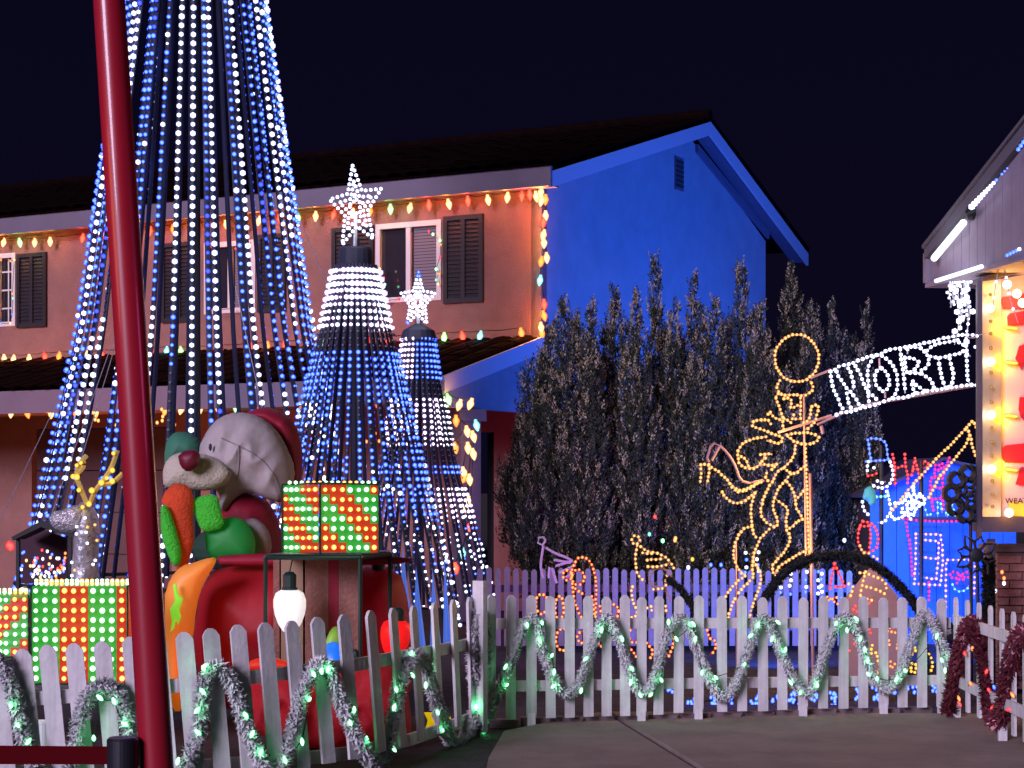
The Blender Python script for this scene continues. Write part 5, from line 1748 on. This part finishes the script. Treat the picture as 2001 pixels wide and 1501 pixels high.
rope(fig, [ell(1058, 1057, 8, 9, 10), [(1062, 1066), (1058, 1090), (1056, 1110), (1062, 1130)], [(1066, 1070), (1085, 1082), (1105, 1088), (1118, 1096)], [(1072, 1130), (1074, 1100), (1082, 1120), (1088, 1140)], [(1082, 1094), (1115, 1100)], [(1086, 1106), (1120, 1096)], [(1092, 1120), (1125, 1104)], [(1098, 1132), (1122, 1120)]], M['gold_led'], 16.6, .03, .01, M['grey_tube'], unlit=True, tr_=.012, name='unlit_tube')
fig = thing('rope_light_bear', 'orange rope light bear outline low behind the straight fence', 'rope light figure', P(1215, 1320, 14.0), 'rope light figures')
rope(fig, [ell(1100, 1250, 14, 22, 16), ell(1138, 1245, 10, 12, 10), ell(1180, 1250, 14, 14, 12), ell(1197, 1195, 12, 14, 12), ell(1240, 1240, 12, 16, 12), [(1228, 1262), (1245, 1285)], [(1264, 1256), (1278, 1272), (1270, 1288)], [(1318, 1240), (1316, 1262), (1306, 1285)], ell(1058, 1180, 12, 20, 12), ell(1093, 1188, 9, 24, 12),
           [(1382, 1232), (1386, 1248), (1398, 1250), (1400, 1268), (1388, 1280)], [(1372, 1198), (1362, 1206)]], M['orange_led'], 14.0, .034, .0125, M['sign_red'], tr_=.007)
# right group
fig = thing('rope_light_oval', 'red rope light stocking oval hung at the shed corner', 'rope light figure', P(1695, 1280, 16.8), 'rope light figures')
t5 = T(1600, 800, 3.753)
rope(fig, [[(320, 820), (285, 900), (285, 980), (320, 1050), (380, 1050), (430, 1010), (440, 920), (400, 840), (320, 820)], [(370, 850), (380, 930), (370, 1030)], [(300, 860), (340, 860), (390, 850)]], M['red_led'], 16.8, .04, .015, M['sign_red'], tf=t5)
rope(fig, [[(300, 1000), (330, 1060), (370, 1055)], [(400, 1080), (430, 1100)]], M['gold_led'], 16.78, .04, .015, M['rose_tube'], tf=t5)
fig = thing('rope_light_tree', 'small red rope light tree shape behind the arch', 'rope light figure', P(1635, 1320, 15.5), 'rope light figures')
rope(fig, [[(115, 1130), (100, 1200), (85, 1290), (78, 1320)], [(115, 1130), (150, 1210), (195, 1310)], [(120, 1300), (180, 1300)]], M['red_led'], 15.5, .042, .015, M['sign_red'], tf=t5)
rope(fig, [[(60, 1375), (90, 1390), (140, 1430)], [(70, 1400), (130, 1380)]], M['orange_led'], 15.5, .036, .013, M['sign_red'], tf=t5)
fig = thing('rope_light_train', 'golden rope light train on the pink board beneath the arch', 'rope light figure', P(1710, 1320, 15.3), 'rope light figures')
rope(fig, [[(340, 1190), (330, 1250), (310, 1310), (300, 1385)], [(300, 1200), (340, 1200), (400, 1220), (460, 1250), (500, 1280), (490, 1320)], [(350, 1300), (400, 1315), (450, 1335), (500, 1360)], [(220, 1280), (250, 1290), (240, 1340), (220, 1395)], [(355, 1390), (415, 1410)]], M['gold_led'], 15.3, .04, .0145, M['rose_tube'], tf=t5)
rope(fig, [[(265, 1440), (250, 1480), (285, 1480)], [(350, 1390), (370, 1425)]], M['red_led'], 15.3, .036, .014, M['sign_red'], tf=t5)
t6 = T(1400, 1050, 3.328)
rope(fig, [[(1100, 590), (1180, 580)], [(1110, 610), (1170, 620)], [(1120, 670), (1125, 720)], [(1180, 670), (1170, 740)], [(1130, 810), (1130, 860), (1160, 820)]], M['orange_led'], 14.6, .032, .0125, M['rose_tube'], tf=t6)
fig = thing('rope_light_deer', 'yellow rope light deer resting behind the right end of the straight fence', 'rope light figure', P(1790, 1330, 14.3), 'rope light figures')
rope(fig, [[(1270, 680), (1265, 720), (1300, 715), (1290, 750), (1245, 770)], [(1270, 820), (1300, 820), (1300, 880), (1260, 880), (1270, 830)], [(1380, 760), (1400, 800), (1405, 860), (1380, 880)], [(1010, 700), (1000, 760), (1040, 740), (1055, 820), (1065, 860), (1045, 890)], [(1235, 860), (1240, 880)]], M['yellow_led'], 14.3, .034, .0135, M['rose_tube'], tf=t6)
rope(fig, [[(910, 620), (920, 640)], [(990, 600), (1010, 630)], [(895, 690), (905, 692)], [(1235, 420), (1245, 440)], [(865, 735), (868, 745)]], M['red_led'], 14.3, .03, .0125, M['rose_tube'], tf=t6)
# pink painted boards below the arch
pbd = thing('painted_board', 'dull pink painted board cut-out house behind the fence under the arch', 'board', P(1700, 1330, 15.6))
b = MB()
b.hexa([P(1655, 1335, 15.6), P(1755, 1335, 15.6), P(1755, 1165, 15.6), P(1705, 1105, 15.6), P(1655, 1165, 15.6)], (0, .03, 0))
b.build('board_panel', M['pinkboard'], pbd)

# blue bulbs on the ground behind the straight fence
blues = []
rr_ = random.Random(9)
for cx_, cy_ in ((1351, 1374), (1393, 1370), (1398, 1385), (1404, 1377), (1430, 1367), (1431, 1389), (1474, 1373), (1482, 1366), (1516, 1365), (1548, 1360), (1554, 1374), (1592, 1365), (1628, 1362), (1632, 1370), (1675, 1362), (1680, 1345), (1711, 1346), (1715, 1358), (1751, 1349), (1775, 1338), (1790, 1347), (1825, 1344), (1470, 1395), (1310, 1345)):
    for k in range(6):
        blues.append((cx_ + rr_.uniform(-7, 7), cy_ + rr_.uniform(-9, 9), 'blue'))
small_string('blue bulb string lying in clumps on the soil behind the straight fence', blues, 13.75, .0145, 'ground bulb strings')
for xq in range(1360, 1840, 60):
    lamp('blue_ground_glow', 'POINT', P(xq, 1352, 13.6), .55, (.02, .08, 1), size=.05)

# ------------------------------------------------------------ black garland arch
arch = thing('garland_arch', 'black garland wrapped arch rising behind the straight fence', 'arch', P(1650, 1330, 14.2))
ap = smooth_path([(1478, 1200), (1500, 1160), (1530, 1120), (1575, 1093), (1630, 1084), (1680, 1090), (1720, 1110), (1758, 1145), (1790, 1180), (1802, 1210), (1806, 1330)], 2)
b = MB()
app = [P(x, y, 14.2) for x, y in ap]
b.tube(resample(app, .06), .03, 7)
b.build('arch_hoop', M['garland_dark'], arch)
b = MB()
tinsel(b, app, .05, 3000)
b.build('garland_needles', M['garland_dark'], arch)
b = MB()
ap2 = [P(x, y, 14.6) for x, y in smooth_path([(1302, 1130), (1330, 1150), (1350, 1180), (1372, 1215)], 2)]
b.tube(resample(ap2, .06), .022, 6)
tinsel(b, ap2, .04, 2500)
o = b.build('garland_branch', M['garland_dark'], None, label='short black garland branch sloping down left of the big arch', category='garland')

# ------------------------------------------------------------ blue lit shed with rope lights
shed = thing('garden_shed', 'board clad shed glowing bright blue behind the rope light snowman', 'shed', P(1830, 1250, 19))
SD = 19.0
x = 1700
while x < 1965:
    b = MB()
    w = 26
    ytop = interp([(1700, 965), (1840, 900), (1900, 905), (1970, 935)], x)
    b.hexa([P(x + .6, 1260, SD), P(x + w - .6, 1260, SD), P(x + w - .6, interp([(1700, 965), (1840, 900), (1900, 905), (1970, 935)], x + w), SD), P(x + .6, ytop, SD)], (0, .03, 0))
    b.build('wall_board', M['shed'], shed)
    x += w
b = MB()
b.hexa([P(1695, 1265, SD + .05), P(1975, 1265, SD + .05), P(1975, 945, SD + .05), P(1850, 905, SD + .05), P(1700, 970, SD + .05)], (0, 1.8, 0))
b.build('shed_core', M['dark_wall'], shed)
b = MB()
b.hexa([P(1690, 966, SD - .12), P(1846, 893, SD - .12), P(1846, 899, SD - .12), P(1690, 973, SD - .12)], (0, 2.2, 0))
b.hexa([P(1847, 893, SD - .12), P(1985, 935, SD - .12), P(1985, 942, SD - .12), P(1847, 899, SD - .12)], (0, 2.2, 0))
b.build('shed_roof', M['wood_dark'], shed)
b = MB()
b.hexa([P(1770, 1019, SD - .02), P(1945, 1019, SD - .02), P(1945, 1011, SD - .02), P(1770, 1011, SD - .02)], (0, .018, 0))
b.build('ledge_board', M['wood_dark'], shed)
flood('black flood light before the shed aimed at its boards', (3.9, 16.4, 0.3), P(1825, 1080, SD), 520, (0.01, 0.12, 1.0), 110, .9)
flood('second black flood light beside the huge shrub aimed at the shed side', (3.3, 16.9, 0.25), P(1760, 1020, SD), 160, (0.01, 0.10, 1.0), 100, .9)

snow = thing('rope_light_snowman', 'white rope light snowman with blue hat and teal scarf before the shed', 'rope light figure', P(1725, 1300, 17.2), 'rope light figures')
rope(snow, [[(385, 215), (430, 215), (470, 225), (495, 255), (500, 310), (510, 365)], [(350, 385), (420, 375), (480, 375), (530, 365)], [(360, 225), (372, 300), (380, 370)]], M['blue_led'], 17.2, .042, .016, M['grey_tube'], tf=t5, name='hat_rope')
rope(snow, [[(365, 385), (355, 430), (352, 480)], [(525, 385), (545, 460), (540, 510), (510, 560), (470, 580), (420, 570), (385, 545)], [(430, 525), (465, 540), (490, 530)], [(500, 600), (515, 660), (520, 700), (535, 740), (510, 780), (480, 830), (430, 830)], [(320, 680), (325, 730), (370, 780)], [(405, 430), (412, 436)]], M['white_led'], 17.2, .042, .0165, M['grey_tube'], tf=t5, name='body_rope')
rope(snow, [[(360, 490), (400, 480), (430, 465)]], M['red_led'], 17.2, .042, .015, M['sign_red'], tf=t5, name='mouth_rope')
rope(snow, [[(395, 590), (400, 640), (450, 642), (505, 635), (510, 585)], [(400, 640), (410, 690)], [(340, 610), (390, 640)]], M['teal_led'], 17.2, .042, .016, M['grey_tube'], tf=t5, name='scarf_rope')
b = MB()
b.tube([P(1722, 870, 17.25), P(1722, 1300, 17.25)], .02, 6)
b.build('stake', M['wire'], snow)
pillow(snow, 'scarf_fabric', [(1690, 955), (1702, 948), (1712, 962), (1712, 985), (1700, 990), (1695, 978), (1684, 975)], 17.15, .03, mat('teal_cloth', (.1, .6, .45), .6), smooth_it=1, grid=16)

com = thing('rope_light_comet', 'yellow rope light shooting star with white star head above the shed', 'rope light figure', P(1780, 1300, 16.9), 'rope light figures')
rope(com, [[(525, 760), (600, 660), (700, 540), (800, 430), (870, 350), (950, 280), (1020, 200), (1090, 130)], [(1085, 135), (1110, 190), (1080, 260), (1020, 330), (950, 420), (880, 500), (850, 560), (800, 660)], [(1110, 190), (1125, 270), (1150, 340), (1175, 405)], [(1100, 110), (1130, 80), (1150, 120), (1165, 160)]], M['gold_led'], 16.9, .038, .0165, M['rose_tube'], tf=t5, name='tail_rope')
rope(com, [[(525, 765), (535, 790), (560, 810), (600, 795), (640, 765), (690, 820)], [(560, 690), (620, 690), (660, 600), (690, 680), (770, 690), (700, 730), (700, 790), (650, 745), (600, 770), (620, 710)], ell(665, 705, 22, 30, 12), [(690, 570), (700, 640), (760, 640)], [(720, 640), (690, 720)], [(740, 620), (790, 680), (730, 700)]], M['white_led'], 16.88, .034, .0175, M['grey_tube'], tf=t5, name='star_rope')
b = MB()
b.tube([P(1800, 900, 16.95), P(1800, 1300, 16.95)], .018, 6)
b.build('stake', M['wire'], com)

hap = thing('rope_light_word', 'red and magenta rope light word HAPPY mounted on the shed', 'sign', P(1790, 960, 18.6))
def hp(nm, st_, mt='pink_led'):
    rope(hap, st_, M[mt], 18.6, .042, .0165, M['sign_red'], tf=t5, name=nm, sm=0)
hp('letter_h', [[(540, 330), (550, 380), (555, 430), (555, 500), (560, 565)], [(630, 330), (635, 400), (640, 440), (655, 500), (650, 545)], [(555, 440), (600, 420), (635, 410)]], 'red_led')
hp('letter_a', [[(680, 480), (690, 430), (705, 355), (720, 420), (735, 480)], [(690, 440), (722, 436)]], 'red_led')
hp('letter_p', [[(760, 490), (757, 440), (758, 395), (775, 380), (800, 388), (800, 420), (765, 432)]], 'red_led')
hp('letter_p', [[(850, 500), (850, 460), (852, 412), (875, 402), (897, 420), (892, 445), (860, 450)]])
hp('letter_y', [[(905, 400), (925, 440)], [(955, 355), (940, 400), (925, 440), (915, 500)]])
hp('letter_stroke', [[(740, 480), (745, 560), (750, 620)], [(840, 740), (828, 680), (815, 600), (820, 505), (860, 490), (905, 500), (910, 560), (905, 640)], [(830, 660), (900, 650)], [(905, 640), (910, 740)], [(830, 570), (900, 580)]])
lamp('word_glow', 'POINT', P(1790, 930, 18.35), 2.5, (1, .0, .3), hap, size=.15).matrix_parent_inverse = Matrix.Translation(hap.location).inverted()
win = thing('rope_light_window', 'pink rope light window frame outlined on the blue shed boards', 'rope light figure', P(1815, 1140, 18.8), 'rope light figures')
rope(win, [[(620, 800), (700, 815), (830, 820), (1000, 820), (1110, 825)], [(640, 830), (655, 920), (670, 1000), (680, 1100), (685, 1220)], [(805, 1270), (808, 1400)]], M['pink_led'], 18.8, .045, .0155, M['sign_red'], tf=t5, name='pink_rope')
rope(win, [[(710, 915), (890, 915), (905, 1000), (910, 1120), (890, 1290), (700, 1280), (710, 1100), (710, 915)], [(745, 955), (880, 965), (875, 1100), (860, 1245), (740, 1230), (745, 1100), (745, 955)], [(745, 1085), (870, 1095)]], M['salmon_led'], 18.8, .052, .0155, M['rose_tube'], tf=t5, name='frame_rope', sm=0)
gft = thing('rope_light_gift', 'rope light gift with magenta bow and white edges on the shed', 'rope light figure', P(1878, 1180, 18.7), 'rope light figures')
rope(gft, [[(930, 1490), (930, 1300), (932, 1105), (1000, 1105), (1085, 1100), (1140, 1110), (1140, 1390)]], M['salmon_led'], 18.7, .055, .0145, M['rose_tube'], tf=t5, name='edge_rope', sm=0)
rope(gft, [ell(995, 1215, 32, 24, 14), ell(1085, 1215, 32, 20, 14), [(1040, 1220), (1010, 1280)], [(1045, 1220), (1070, 1275)]], M['pink_led'], 18.7, .042, .015, M['sign_red'], tf=t5, name='bow_rope')
rope(gft, [[(980, 1285), (1000, 1325), (1040, 1340), (1085, 1325), (1100, 1290)]], M['teal_led'], 18.7, .05, .0135, M['grey_tube'], tf=t5, name='ribbon_rope')
cty = thing('rope_light_spray', 'teal and white rope light spray below the magenta word on the shed', 'rope light figure', P(1840, 1010, 18.5), 'rope light figures')
rope(cty, [[(930, 600), (945, 680), (930, 780)], [(960, 660), (985, 720), (1000, 790)], [(870, 680), (872, 790)], [(770, 700), (800, 790), (820, 770)], [(940, 700), (960, 740), (940, 790)], [(895, 690), (905, 760)]], M['teal_led'], 18.5, .055, .0135, M['grey_tube'], tf=t5, sm=0)

# ------------------------------------------------------------ black metal flowers on stakes
def petal(cxp, cyp, a, r0, r1, w, D):
    ca, sa = math.cos(a), math.sin(a)
    def q(r_, s_):
        return P(cxp + r_ * ca - s_ * sa, cyp + r_ * sa + s_ * ca, D)
    return q
fl2 = thing('metal_flower', 'black metal flower with eight pointed open petals on a stake', 'garden flower', P(1908, 1330, 13.7), 'black metal flowers by the marquee')
for k in range(8):
    a = k * math.pi / 4 + .25
    q = petal(1908, 1085, a, 8, 44, 8, 13.7)
    L = 44 if k % 2 else 38
    lo = [q(8, 0), q(16, 7), q(28, 9), q(L - 8, 5), q(L, 0), q(L - 8, -5), q(28, -9), q(16, -7), q(8, 0)]
    b = MB()
    b.tube(lo, .010, 5)
    b.build('petal', M['black_iron'], fl2)
b = MB()
b.ball(P(1908, 1085, 13.7), .055, 0, (1, .3, 1))
b.build('flower_centre', M['black_iron'], fl2)
b = MB()
b.tube([P(1909, 1090, 13.72), P(1912, 1200, 13.72), Vector((P(1912, 0, 13.72).x, 13.72, 0))], .012, 6)
b.build('stake', M['black_iron'], fl2)
fl1 = thing('metal_flower', 'black scalloped metal rose with open petals beside the marquee', 'garden flower', P(1893, 1330, 14.1), 'black metal flowers by the marquee')
for rad_, n_, pr, th in ((36, 9, 14, .026), (20, 6, 10, .017)):
    for k in range(n_):
        a = k * 2 * math.pi / n_ + .4
        cxp, cyp = 1896 + rad_ * math.cos(a), 966 + rad_ * 1.12 * math.sin(a)
        b = MB()
        b.tube([P(x_, y_, 14.1) for x_, y_ in ell(cxp, cyp, pr, pr, 14)], th, 5)
        b.build('petal', M['black_iron'], fl1)
b = MB()
b.ball(P(1896, 966, 14.1), .03, 0, (1, .3, 1))
b.build('flower_centre', M['black_iron'], fl1)
b = MB()
b.tube([P(1896, 1005, 14.12), P(1898, 1200, 14.12), Vector((P(1898, 0, 14.12).x, 14.12, 0))], .014, 6)
b.build('stake', M['black_iron'], fl1)
# dark conifer-like post below the flower
dp = thing('garland_post', 'thick black garland wrapped post under the pointed petal flower', 'post', P(1932, 1330, 13.9))
b = MB()
pp = [P(1932, 1095, 13.9), P(1930, 1200, 13.9), Vector((P(1930, 0, 13.9).x, 13.9, 0))]
b.tube(pp, .03, 6)
tinsel(b, pp, .065, 3000)
b.build('wrapped_post', M['garland_dark'], dp)

# ------------------------------------------------------------ right-hand porch gable
gz0 = 3.27
G_A = P(1820, 548, 15.0)
G_A.z = gz0
gdir = Vector((3.68 - 3.41, 13.25 - 15.0, 0)).normalized()
gn = Vector((gdir.y, -gdir.x, 0))
if gn.x > 0:
    gn = -gn
porch = thing('porch_gable', 'board and batten porch gable with glowing white strip lights at the upper right', 'porch', (G_A.x, G_A.y, 0))
def GP(t, z, out=0.0):
    return Vector((G_A.x, G_A.y, 0)) + gdir * t + gn * out + Vector((0, 0, z))
slope = .335
t = 0.0
k = 0
while t < 3.4:
    w = .155
    b = MB()
    za, zb = 3.45 + t * slope, 3.45 + (t + w) * slope
    b.hexa([GP(t + .004, gz0), GP(t + w - .004, gz0), GP(t + w - .004, zb), GP(t + .004, za)], -gn * .02)
    b.build('siding_board', M['siding'], porch)
    t += w
b = MB()
b.hexa([GP(0, gz0 + .02, -.022), GP(3.5, gz0 + .02, -.022), GP(3.5, 3.44 + 3.5 * slope, -.022), GP(0, 3.44, -.022)], -gn * .02)
b.build('gable_backing', M['wood_dark'], porch)
b = MB()
b.hexa([GP(-.03, 3.45, .05), GP(3.6, 3.45 + 3.63 * slope, .05), GP(3.6, 3.57 + 3.63 * slope, .05), GP(-.03, 3.53, .05)], -gn * .07)
b.build('rake_board', M['rake'], porch)
b = MB()
b.hexa([GP(-.03, 3.535, .07), GP(3.6, 3.575 + 3.63 * slope, .07), GP(3.6, 3.575 + 3.63 * slope, -1.5), GP(-.03, 3.535, -1.5)], (0, 0, .03))
b.build('porch_roof', M['rake'], porch)
b = MB()
b.hexa([GP(-.06, gz0 - .05, .03), GP(3.5, gz0 - .05, .03), GP(3.5, gz0 - .05, -1.2), GP(-.06, gz0 - .05, -1.2)], (0, 0, .04))
b.build('porch_soffit', M['siding'], porch)
b = MB()
b.hexa([GP(-.08, gz0 - .01, .04), GP(-.08, 3.50, .04), GP(-.08, 3.50, -.4), GP(-.08, gz0 - .01, -.4)], gdir * .06)
b.build('gutter_end', M['siding'], porch)
def led_strip(label, a, c, r_=.014):
    b_ = MB()
    b_.tube([a, c], r_, 8)
    o_ = b_.build('led_strip', M['led_bar'], None, label=label, category='strip light', group='white strip lights on the porch gable')
    mid_ = (a + c) / 2
    lamp('strip_light_glow', 'POINT', mid_ + gn * .12, 2.2, (.9, .92, 1), size=.2)
    return o_
led_strip('glowing white strip light along the lower end of the porch rake', P(1825, 505, 14.80), P(1883, 435, 14.12), .028)
led_strip('glowing white strip light along the bottom edge of the porch gable', P(1829, 549, 14.80), P(1918, 521, 13.85), .017)
dots = []
ds = thing('light_string', 'row of white and blue dots climbing the porch rake', 'string lights', P(1900, 405, 14.4), 'dot light rows')
for k in range(14):
    b = MB()
    tt = k / 9
    p = P(1899 + 48 * tt, 404 - 52 * tt, 13.95 - .45 * tt)
    if k in (10,):
        continue
    b.ico(p, .028 - .0015 * k)
    b.build('bulb', M['white_led'] if k < 9 else M['blue_led'], ds)
for k in range(6):
    b = MB()
    b.ico(P(1990 + 5 * k, 292 - 7 * k, 13.12 - .05 * k), .018)
    b.build('bulb', M['blue_led'], ds)
for k in range(5):
    b = MB()
    b.ico(P(1968 + 6 * k, 499 - 3 * k, 13.35 - .06 * k), .016)
    b.build('bulb', M['blue_led'] if k < 4 else M['white_led'], ds)
fx = thing('porch_lamp', 'dark twin flood lamp bracket fixed to the porch gable boards', 'flood lamp', P(1900, 420, 14.2))
b = MB()
b.tube([P(1900, 412, 14.15), P(1922, 409, 14.1), P(1942, 404, 14.05)], .010, 6)
b.build('bracket_arm', M['black_iron'], fx)
b = MB()
b.lathe(P(1888, 422, 14.15), [(.03, 0), (.05, .03), (.055, .10), (.03, .12)], 12, 0, Matrix.Rotation(1.2, 3, 'Y'))
b.build('lamp_head', M['black_iron'], fx)
b = MB()
b.ball(P(1940, 410, 14.0), .035)
b.build('junction_box', M['black_iron'], fx)
b = MB()
b.tube([P(1943, 412, 13.98), P(1942, 505, 13.98)], .005, 4)
b.build('cable', M['black_iron'], fx)

# icicle lights hanging off the porch corner
ic = thing('icicle_lights', 'white icicle lights bundled below the porch corner above the sign', 'string lights', P(1870, 560, 14.6))
rr_ = random.Random(17)
for k in range(9):
    x_ = 1856 + k * 4.6
    L = rr_.uniform(60, 135) if k > 2 else rr_.uniform(30, 70)
    pts = [(x_ + rr_.uniform(-5, 5), 550 + L * q) for q in (0, .25, .5, .75, 1.0)]
    b = MB()
    pp = [P(x__, y__, 14.6 + rr_.uniform(-.05, .05)) for x__, y__ in smooth_path(pts, 1)]
    b.tube(pp, .005, 4, 0)
    for p in resample(pp, .085):
        b.ico(p + Vector((rr_.uniform(-.03, .03), -.01, 0)), rr_.choice([.012, .014, .02, .026]), 1)
    b.build('icicle_strand', [M['grey_tube'], M['white_led']], ic)
b = MB()
for pts in ([(1880, 655), (1900, 662), (1912, 655), (1925, 652)], [(1960, 512), (1968, 550), (1975, 590), (1990, 632)], [(1952, 520), (1945, 560), (1940, 600)]):
    pp = [P(x__, y__, 13.8) for x__, y__ in smooth_path(pts, 1)]
    b.tube(pp, .004, 4, 0)
    for p in resample(pp, .12):
        b.ico(p, .013, 1)
b.build('icicle_strand', [M['grey_tube'], M['white_led']], ic)
lamp('icicle_glow', 'POINT', P(1878, 600, 14.3), 3, (.9, .92, 1), ic, size=.15).matrix_parent_inverse = Matrix.Translation(ic.location).inverted()

# ------------------------------------------------------------ marquee sign
mq = thing('marquee_sign', 'tall marquee sign with a bulb lined steel edge and red lettering', 'sign', P(1985, 1330, 14.0))
MD = 14.0
b = MB()
b.hexa([P(1910, 1052, MD + .05), P(1919, 1052, MD), P(1919, 541, MD), P(1910, 548, MD + .05)], (0, .05, 0))
b.hexa([P(1919.5, 1040, MD - .02), P(2120, 1040, MD - .02), P(2120, 1011, MD - .02), P(1919.5, 1011, MD - .02)], (0, .3, 0))
b.hexa([P(1919.5, 549, MD - .02), P(2120, 505, MD - .02), P(2120, 495, MD - .02), P(1919.5, 540, MD - .02)], (0, .3, 0))
b.build('sign_frame', M['wood_dark'], mq)
b = MB()
b.hexa([P(1920, 1010, MD + .01), P(1956, 1010, MD + .07), P(1956, 545, MD + .07), P(1920, 550, MD + .01)], (0, .02, 0))
b.build('steel_edge', M['steel'], mq)
b = MB()
b.hexa([P(1957, 1010, MD + .13), P(2120, 1010, MD + .13), P(2120, 515, MD + .13), P(1957, 545, MD + .13)], (0, .02, 0))
b.build('sign_panel', M['sign_board'], mq)
b = MB()
b.hexa([P(1972, 1009, MD + .12), P(2120, 1009, MD + .12), P(2120, 982, MD + .12), P(1972, 982, MD + .12)], (0, .008, 0))
b.build('yellow_band', M['sign_yellow'], mq)
big_b = MB()
big_b.ball((0, 0, 0), .035, 0, (1, 1, 1), 14, 8)
m_big = big_b.mesh('marquee_bulb_lit', glow('marquee_hot', (1, .93, .78), (1, .7, .3), 7, 4), True)
sm_b = MB()
sm_b.ball((0, 0, 0), .014, 0, (1, 1, 1), 10, 6)
m_sm = sm_b.mesh('marquee_bulb_dim', glow('marquee_dim', (.8, .42, .16), (.5, .18, .06), .9, .4), True)
for y_ in (602, 707, 811, 917):
    place(m_big, 'lit_bulb', mq, P(1935 + (y_ - 602) * .010, y_, MD - .02))
    lamp('marquee_glow', 'POINT', P(1937, y_, MD - .11), .8, (1, .62, .25), mq, size=.04).matrix_parent_inverse = Matrix.Translation(mq.location).inverted()
for y_ in (576, 628, 652, 680, 728, 757, 786, 836, 863, 891, 940, 966, 990):
    place(m_sm, 'dim_bulb', mq, P(1935.5 + (y_ - 602) * .010, y_, MD - .0))
for (x_, y_) in ((1968, 556), (1987, 574), (1998, 592), (1972, 1002), (2020, 560), (2040, 1002)):
    place(m_big, 'lit_bulb', mq, P(x_, y_, MD - .0))
    lamp('marquee_glow', 'POINT', P(x_, y_, MD - .08), 1.5, (1, .38, .02), mq, size=.04).matrix_parent_inverse = Matrix.Translation(mq.location).inverted()
for y_ in (708, 812, 917, 640):
    b = MB()
    b.tube([P(1962, y_, MD + .08), P(1968, y_, MD + .08), P(1986, y_ + 2, MD + .08), P(1990, y_ + 2, MD + .08)], [.008, .016, .015, .005], 8)
    b.build('side_bulb', M['yellow_led'], mq, smooth=True)
    lamp('side_glow', 'POINT', P(1964, y_, MD + .04), 4.0, (1, .40, .0), mq, size=.03).matrix_parent_inverse = Matrix.Translation(mq.location).inverted()
for poly in ([(1955, 588), (1960, 580), (1985, 578), (1990, 590), (1996, 575), (2003, 572), (2003, 602), (1985, 604), (1962, 604)],
             [(1969, 618), (1975, 612), (2003, 607), (2003, 634), (1970, 638)],
             [(1992, 676), (2003, 672), (2003, 705), (1996, 722), (1985, 700), (1988, 690)],
             [(1993, 776), (2003, 776), (2003, 824), (1995, 814), (1991, 800)],
             [(1958, 876), (1966, 870), (2003, 866), (2003, 905), (1965, 904), (1959, 896)],
             [(1985, 946), (1990, 930), (1994, 914), (2000, 912), (2003, 930), (2003, 950), (1992, 948)]):
    b = MB()
    b.hexa([P(x_, y_, MD + .112) for x_, y_ in poly], (0, .016, 0))
    b.build('red_letter', M['sign_red'], mq)
fc_ = bpy.data.curves.new('sign_text', 'FONT')
fc_.body = 'WEATHER'
fc_.size = .062
fc_.extrude = .002
_tmp = bpy.data.objects.new('tmp_text', fc_)
COL.objects.link(_tmp)
_me = bpy.data.meshes.new_from_object(_tmp.evaluated_get(bpy.context.evaluated_depsgraph_get()))
bpy.data.objects.remove(_tmp)
fo = bpy.data.objects.new('small_lettering', _me)
COL.objects.link(fo)
fo.data.materials.append(M['black_iron'])
fo.location = P(1964, 984, MD + .105)
fo.rotation_euler = (math.pi / 2, 0, 0)
fo.parent = mq
fo.matrix_parent_inverse = Matrix.Translation(mq.location).inverted()
for xx in (1931, 2060):
    b = MB()
    b.hexa([P(xx, 1053, MD + .1), P(xx + 14, 1053, MD + .1), Vector((P(xx + 14, 0, MD + .1).x, MD + .1, 0)), Vector((P(xx, 0, MD + .1).x, MD + .1, 0))], (0, .06, 0))
    b.build('sign_post', M['wood_dark'], mq)

# brick pier
pier = thing('brick_pier', 'brick pier below the marquee sign behind the fence on the right', 'pier', P(1985, 1330, 14.5))
b = MB()
xa, xb = P(1948, 0, 14.5).x, P(2060, 0, 14.5).x
ztop = P(0, 1078, 14.5).z
b.box(((xa + xb) / 2, 14.72, ztop / 2), (xb - xa - .012, .42, ztop - .01))
b.build('pier_core', M['mortar'], pier)
bm_ = MB()
bm_.box((0, 0, 0), (.19, .03, .056))
brick_mesh = bm_.mesh('brick', M['brick'])
z = .034
row = 0
while z < ztop:
    x_ = xa + (0 if row % 2 else -.1)
    while x_ < xb - .04:
        a_, c_ = max(x_, xa), min(x_ + .19, xb)
        if c_ - a_ > .05:
            o = place(brick_mesh, 'brick', pier, Vector(((a_ + c_) / 2, 14.50 + U(-.004, .004), z)))
            o.scale = ((c_ - a_) / .19, 1, 1)
        x_ += .2
    z += .066
    row += 1
b = MB()
b.box(((xa + xb) / 2, 14.71, ztop + .025), (xb - xa + .06, .5, .05))
b.build('pier_cap', M['mortar'], pier)
lamp('pier_glow', 'POINT', P(1990, 1110, 14.1), .8, (1, .35, .2), size=.1)
pot = small_string('orange bulbs on the ground beside the brick pier', [(1958, 1118, 'orange'), (1962, 1130, 'orange'), (1962, 1140, 'white'), (1945, 1155, 'white'), (1938, 1120, 'white'), (1922, 1123, 'orange')], 14.2, .016, 'bulbs near the pier', cord=False)

# remove helper keys
for o in bpy.data.objects:
    if '_abs' in o:
        del o['_abs']
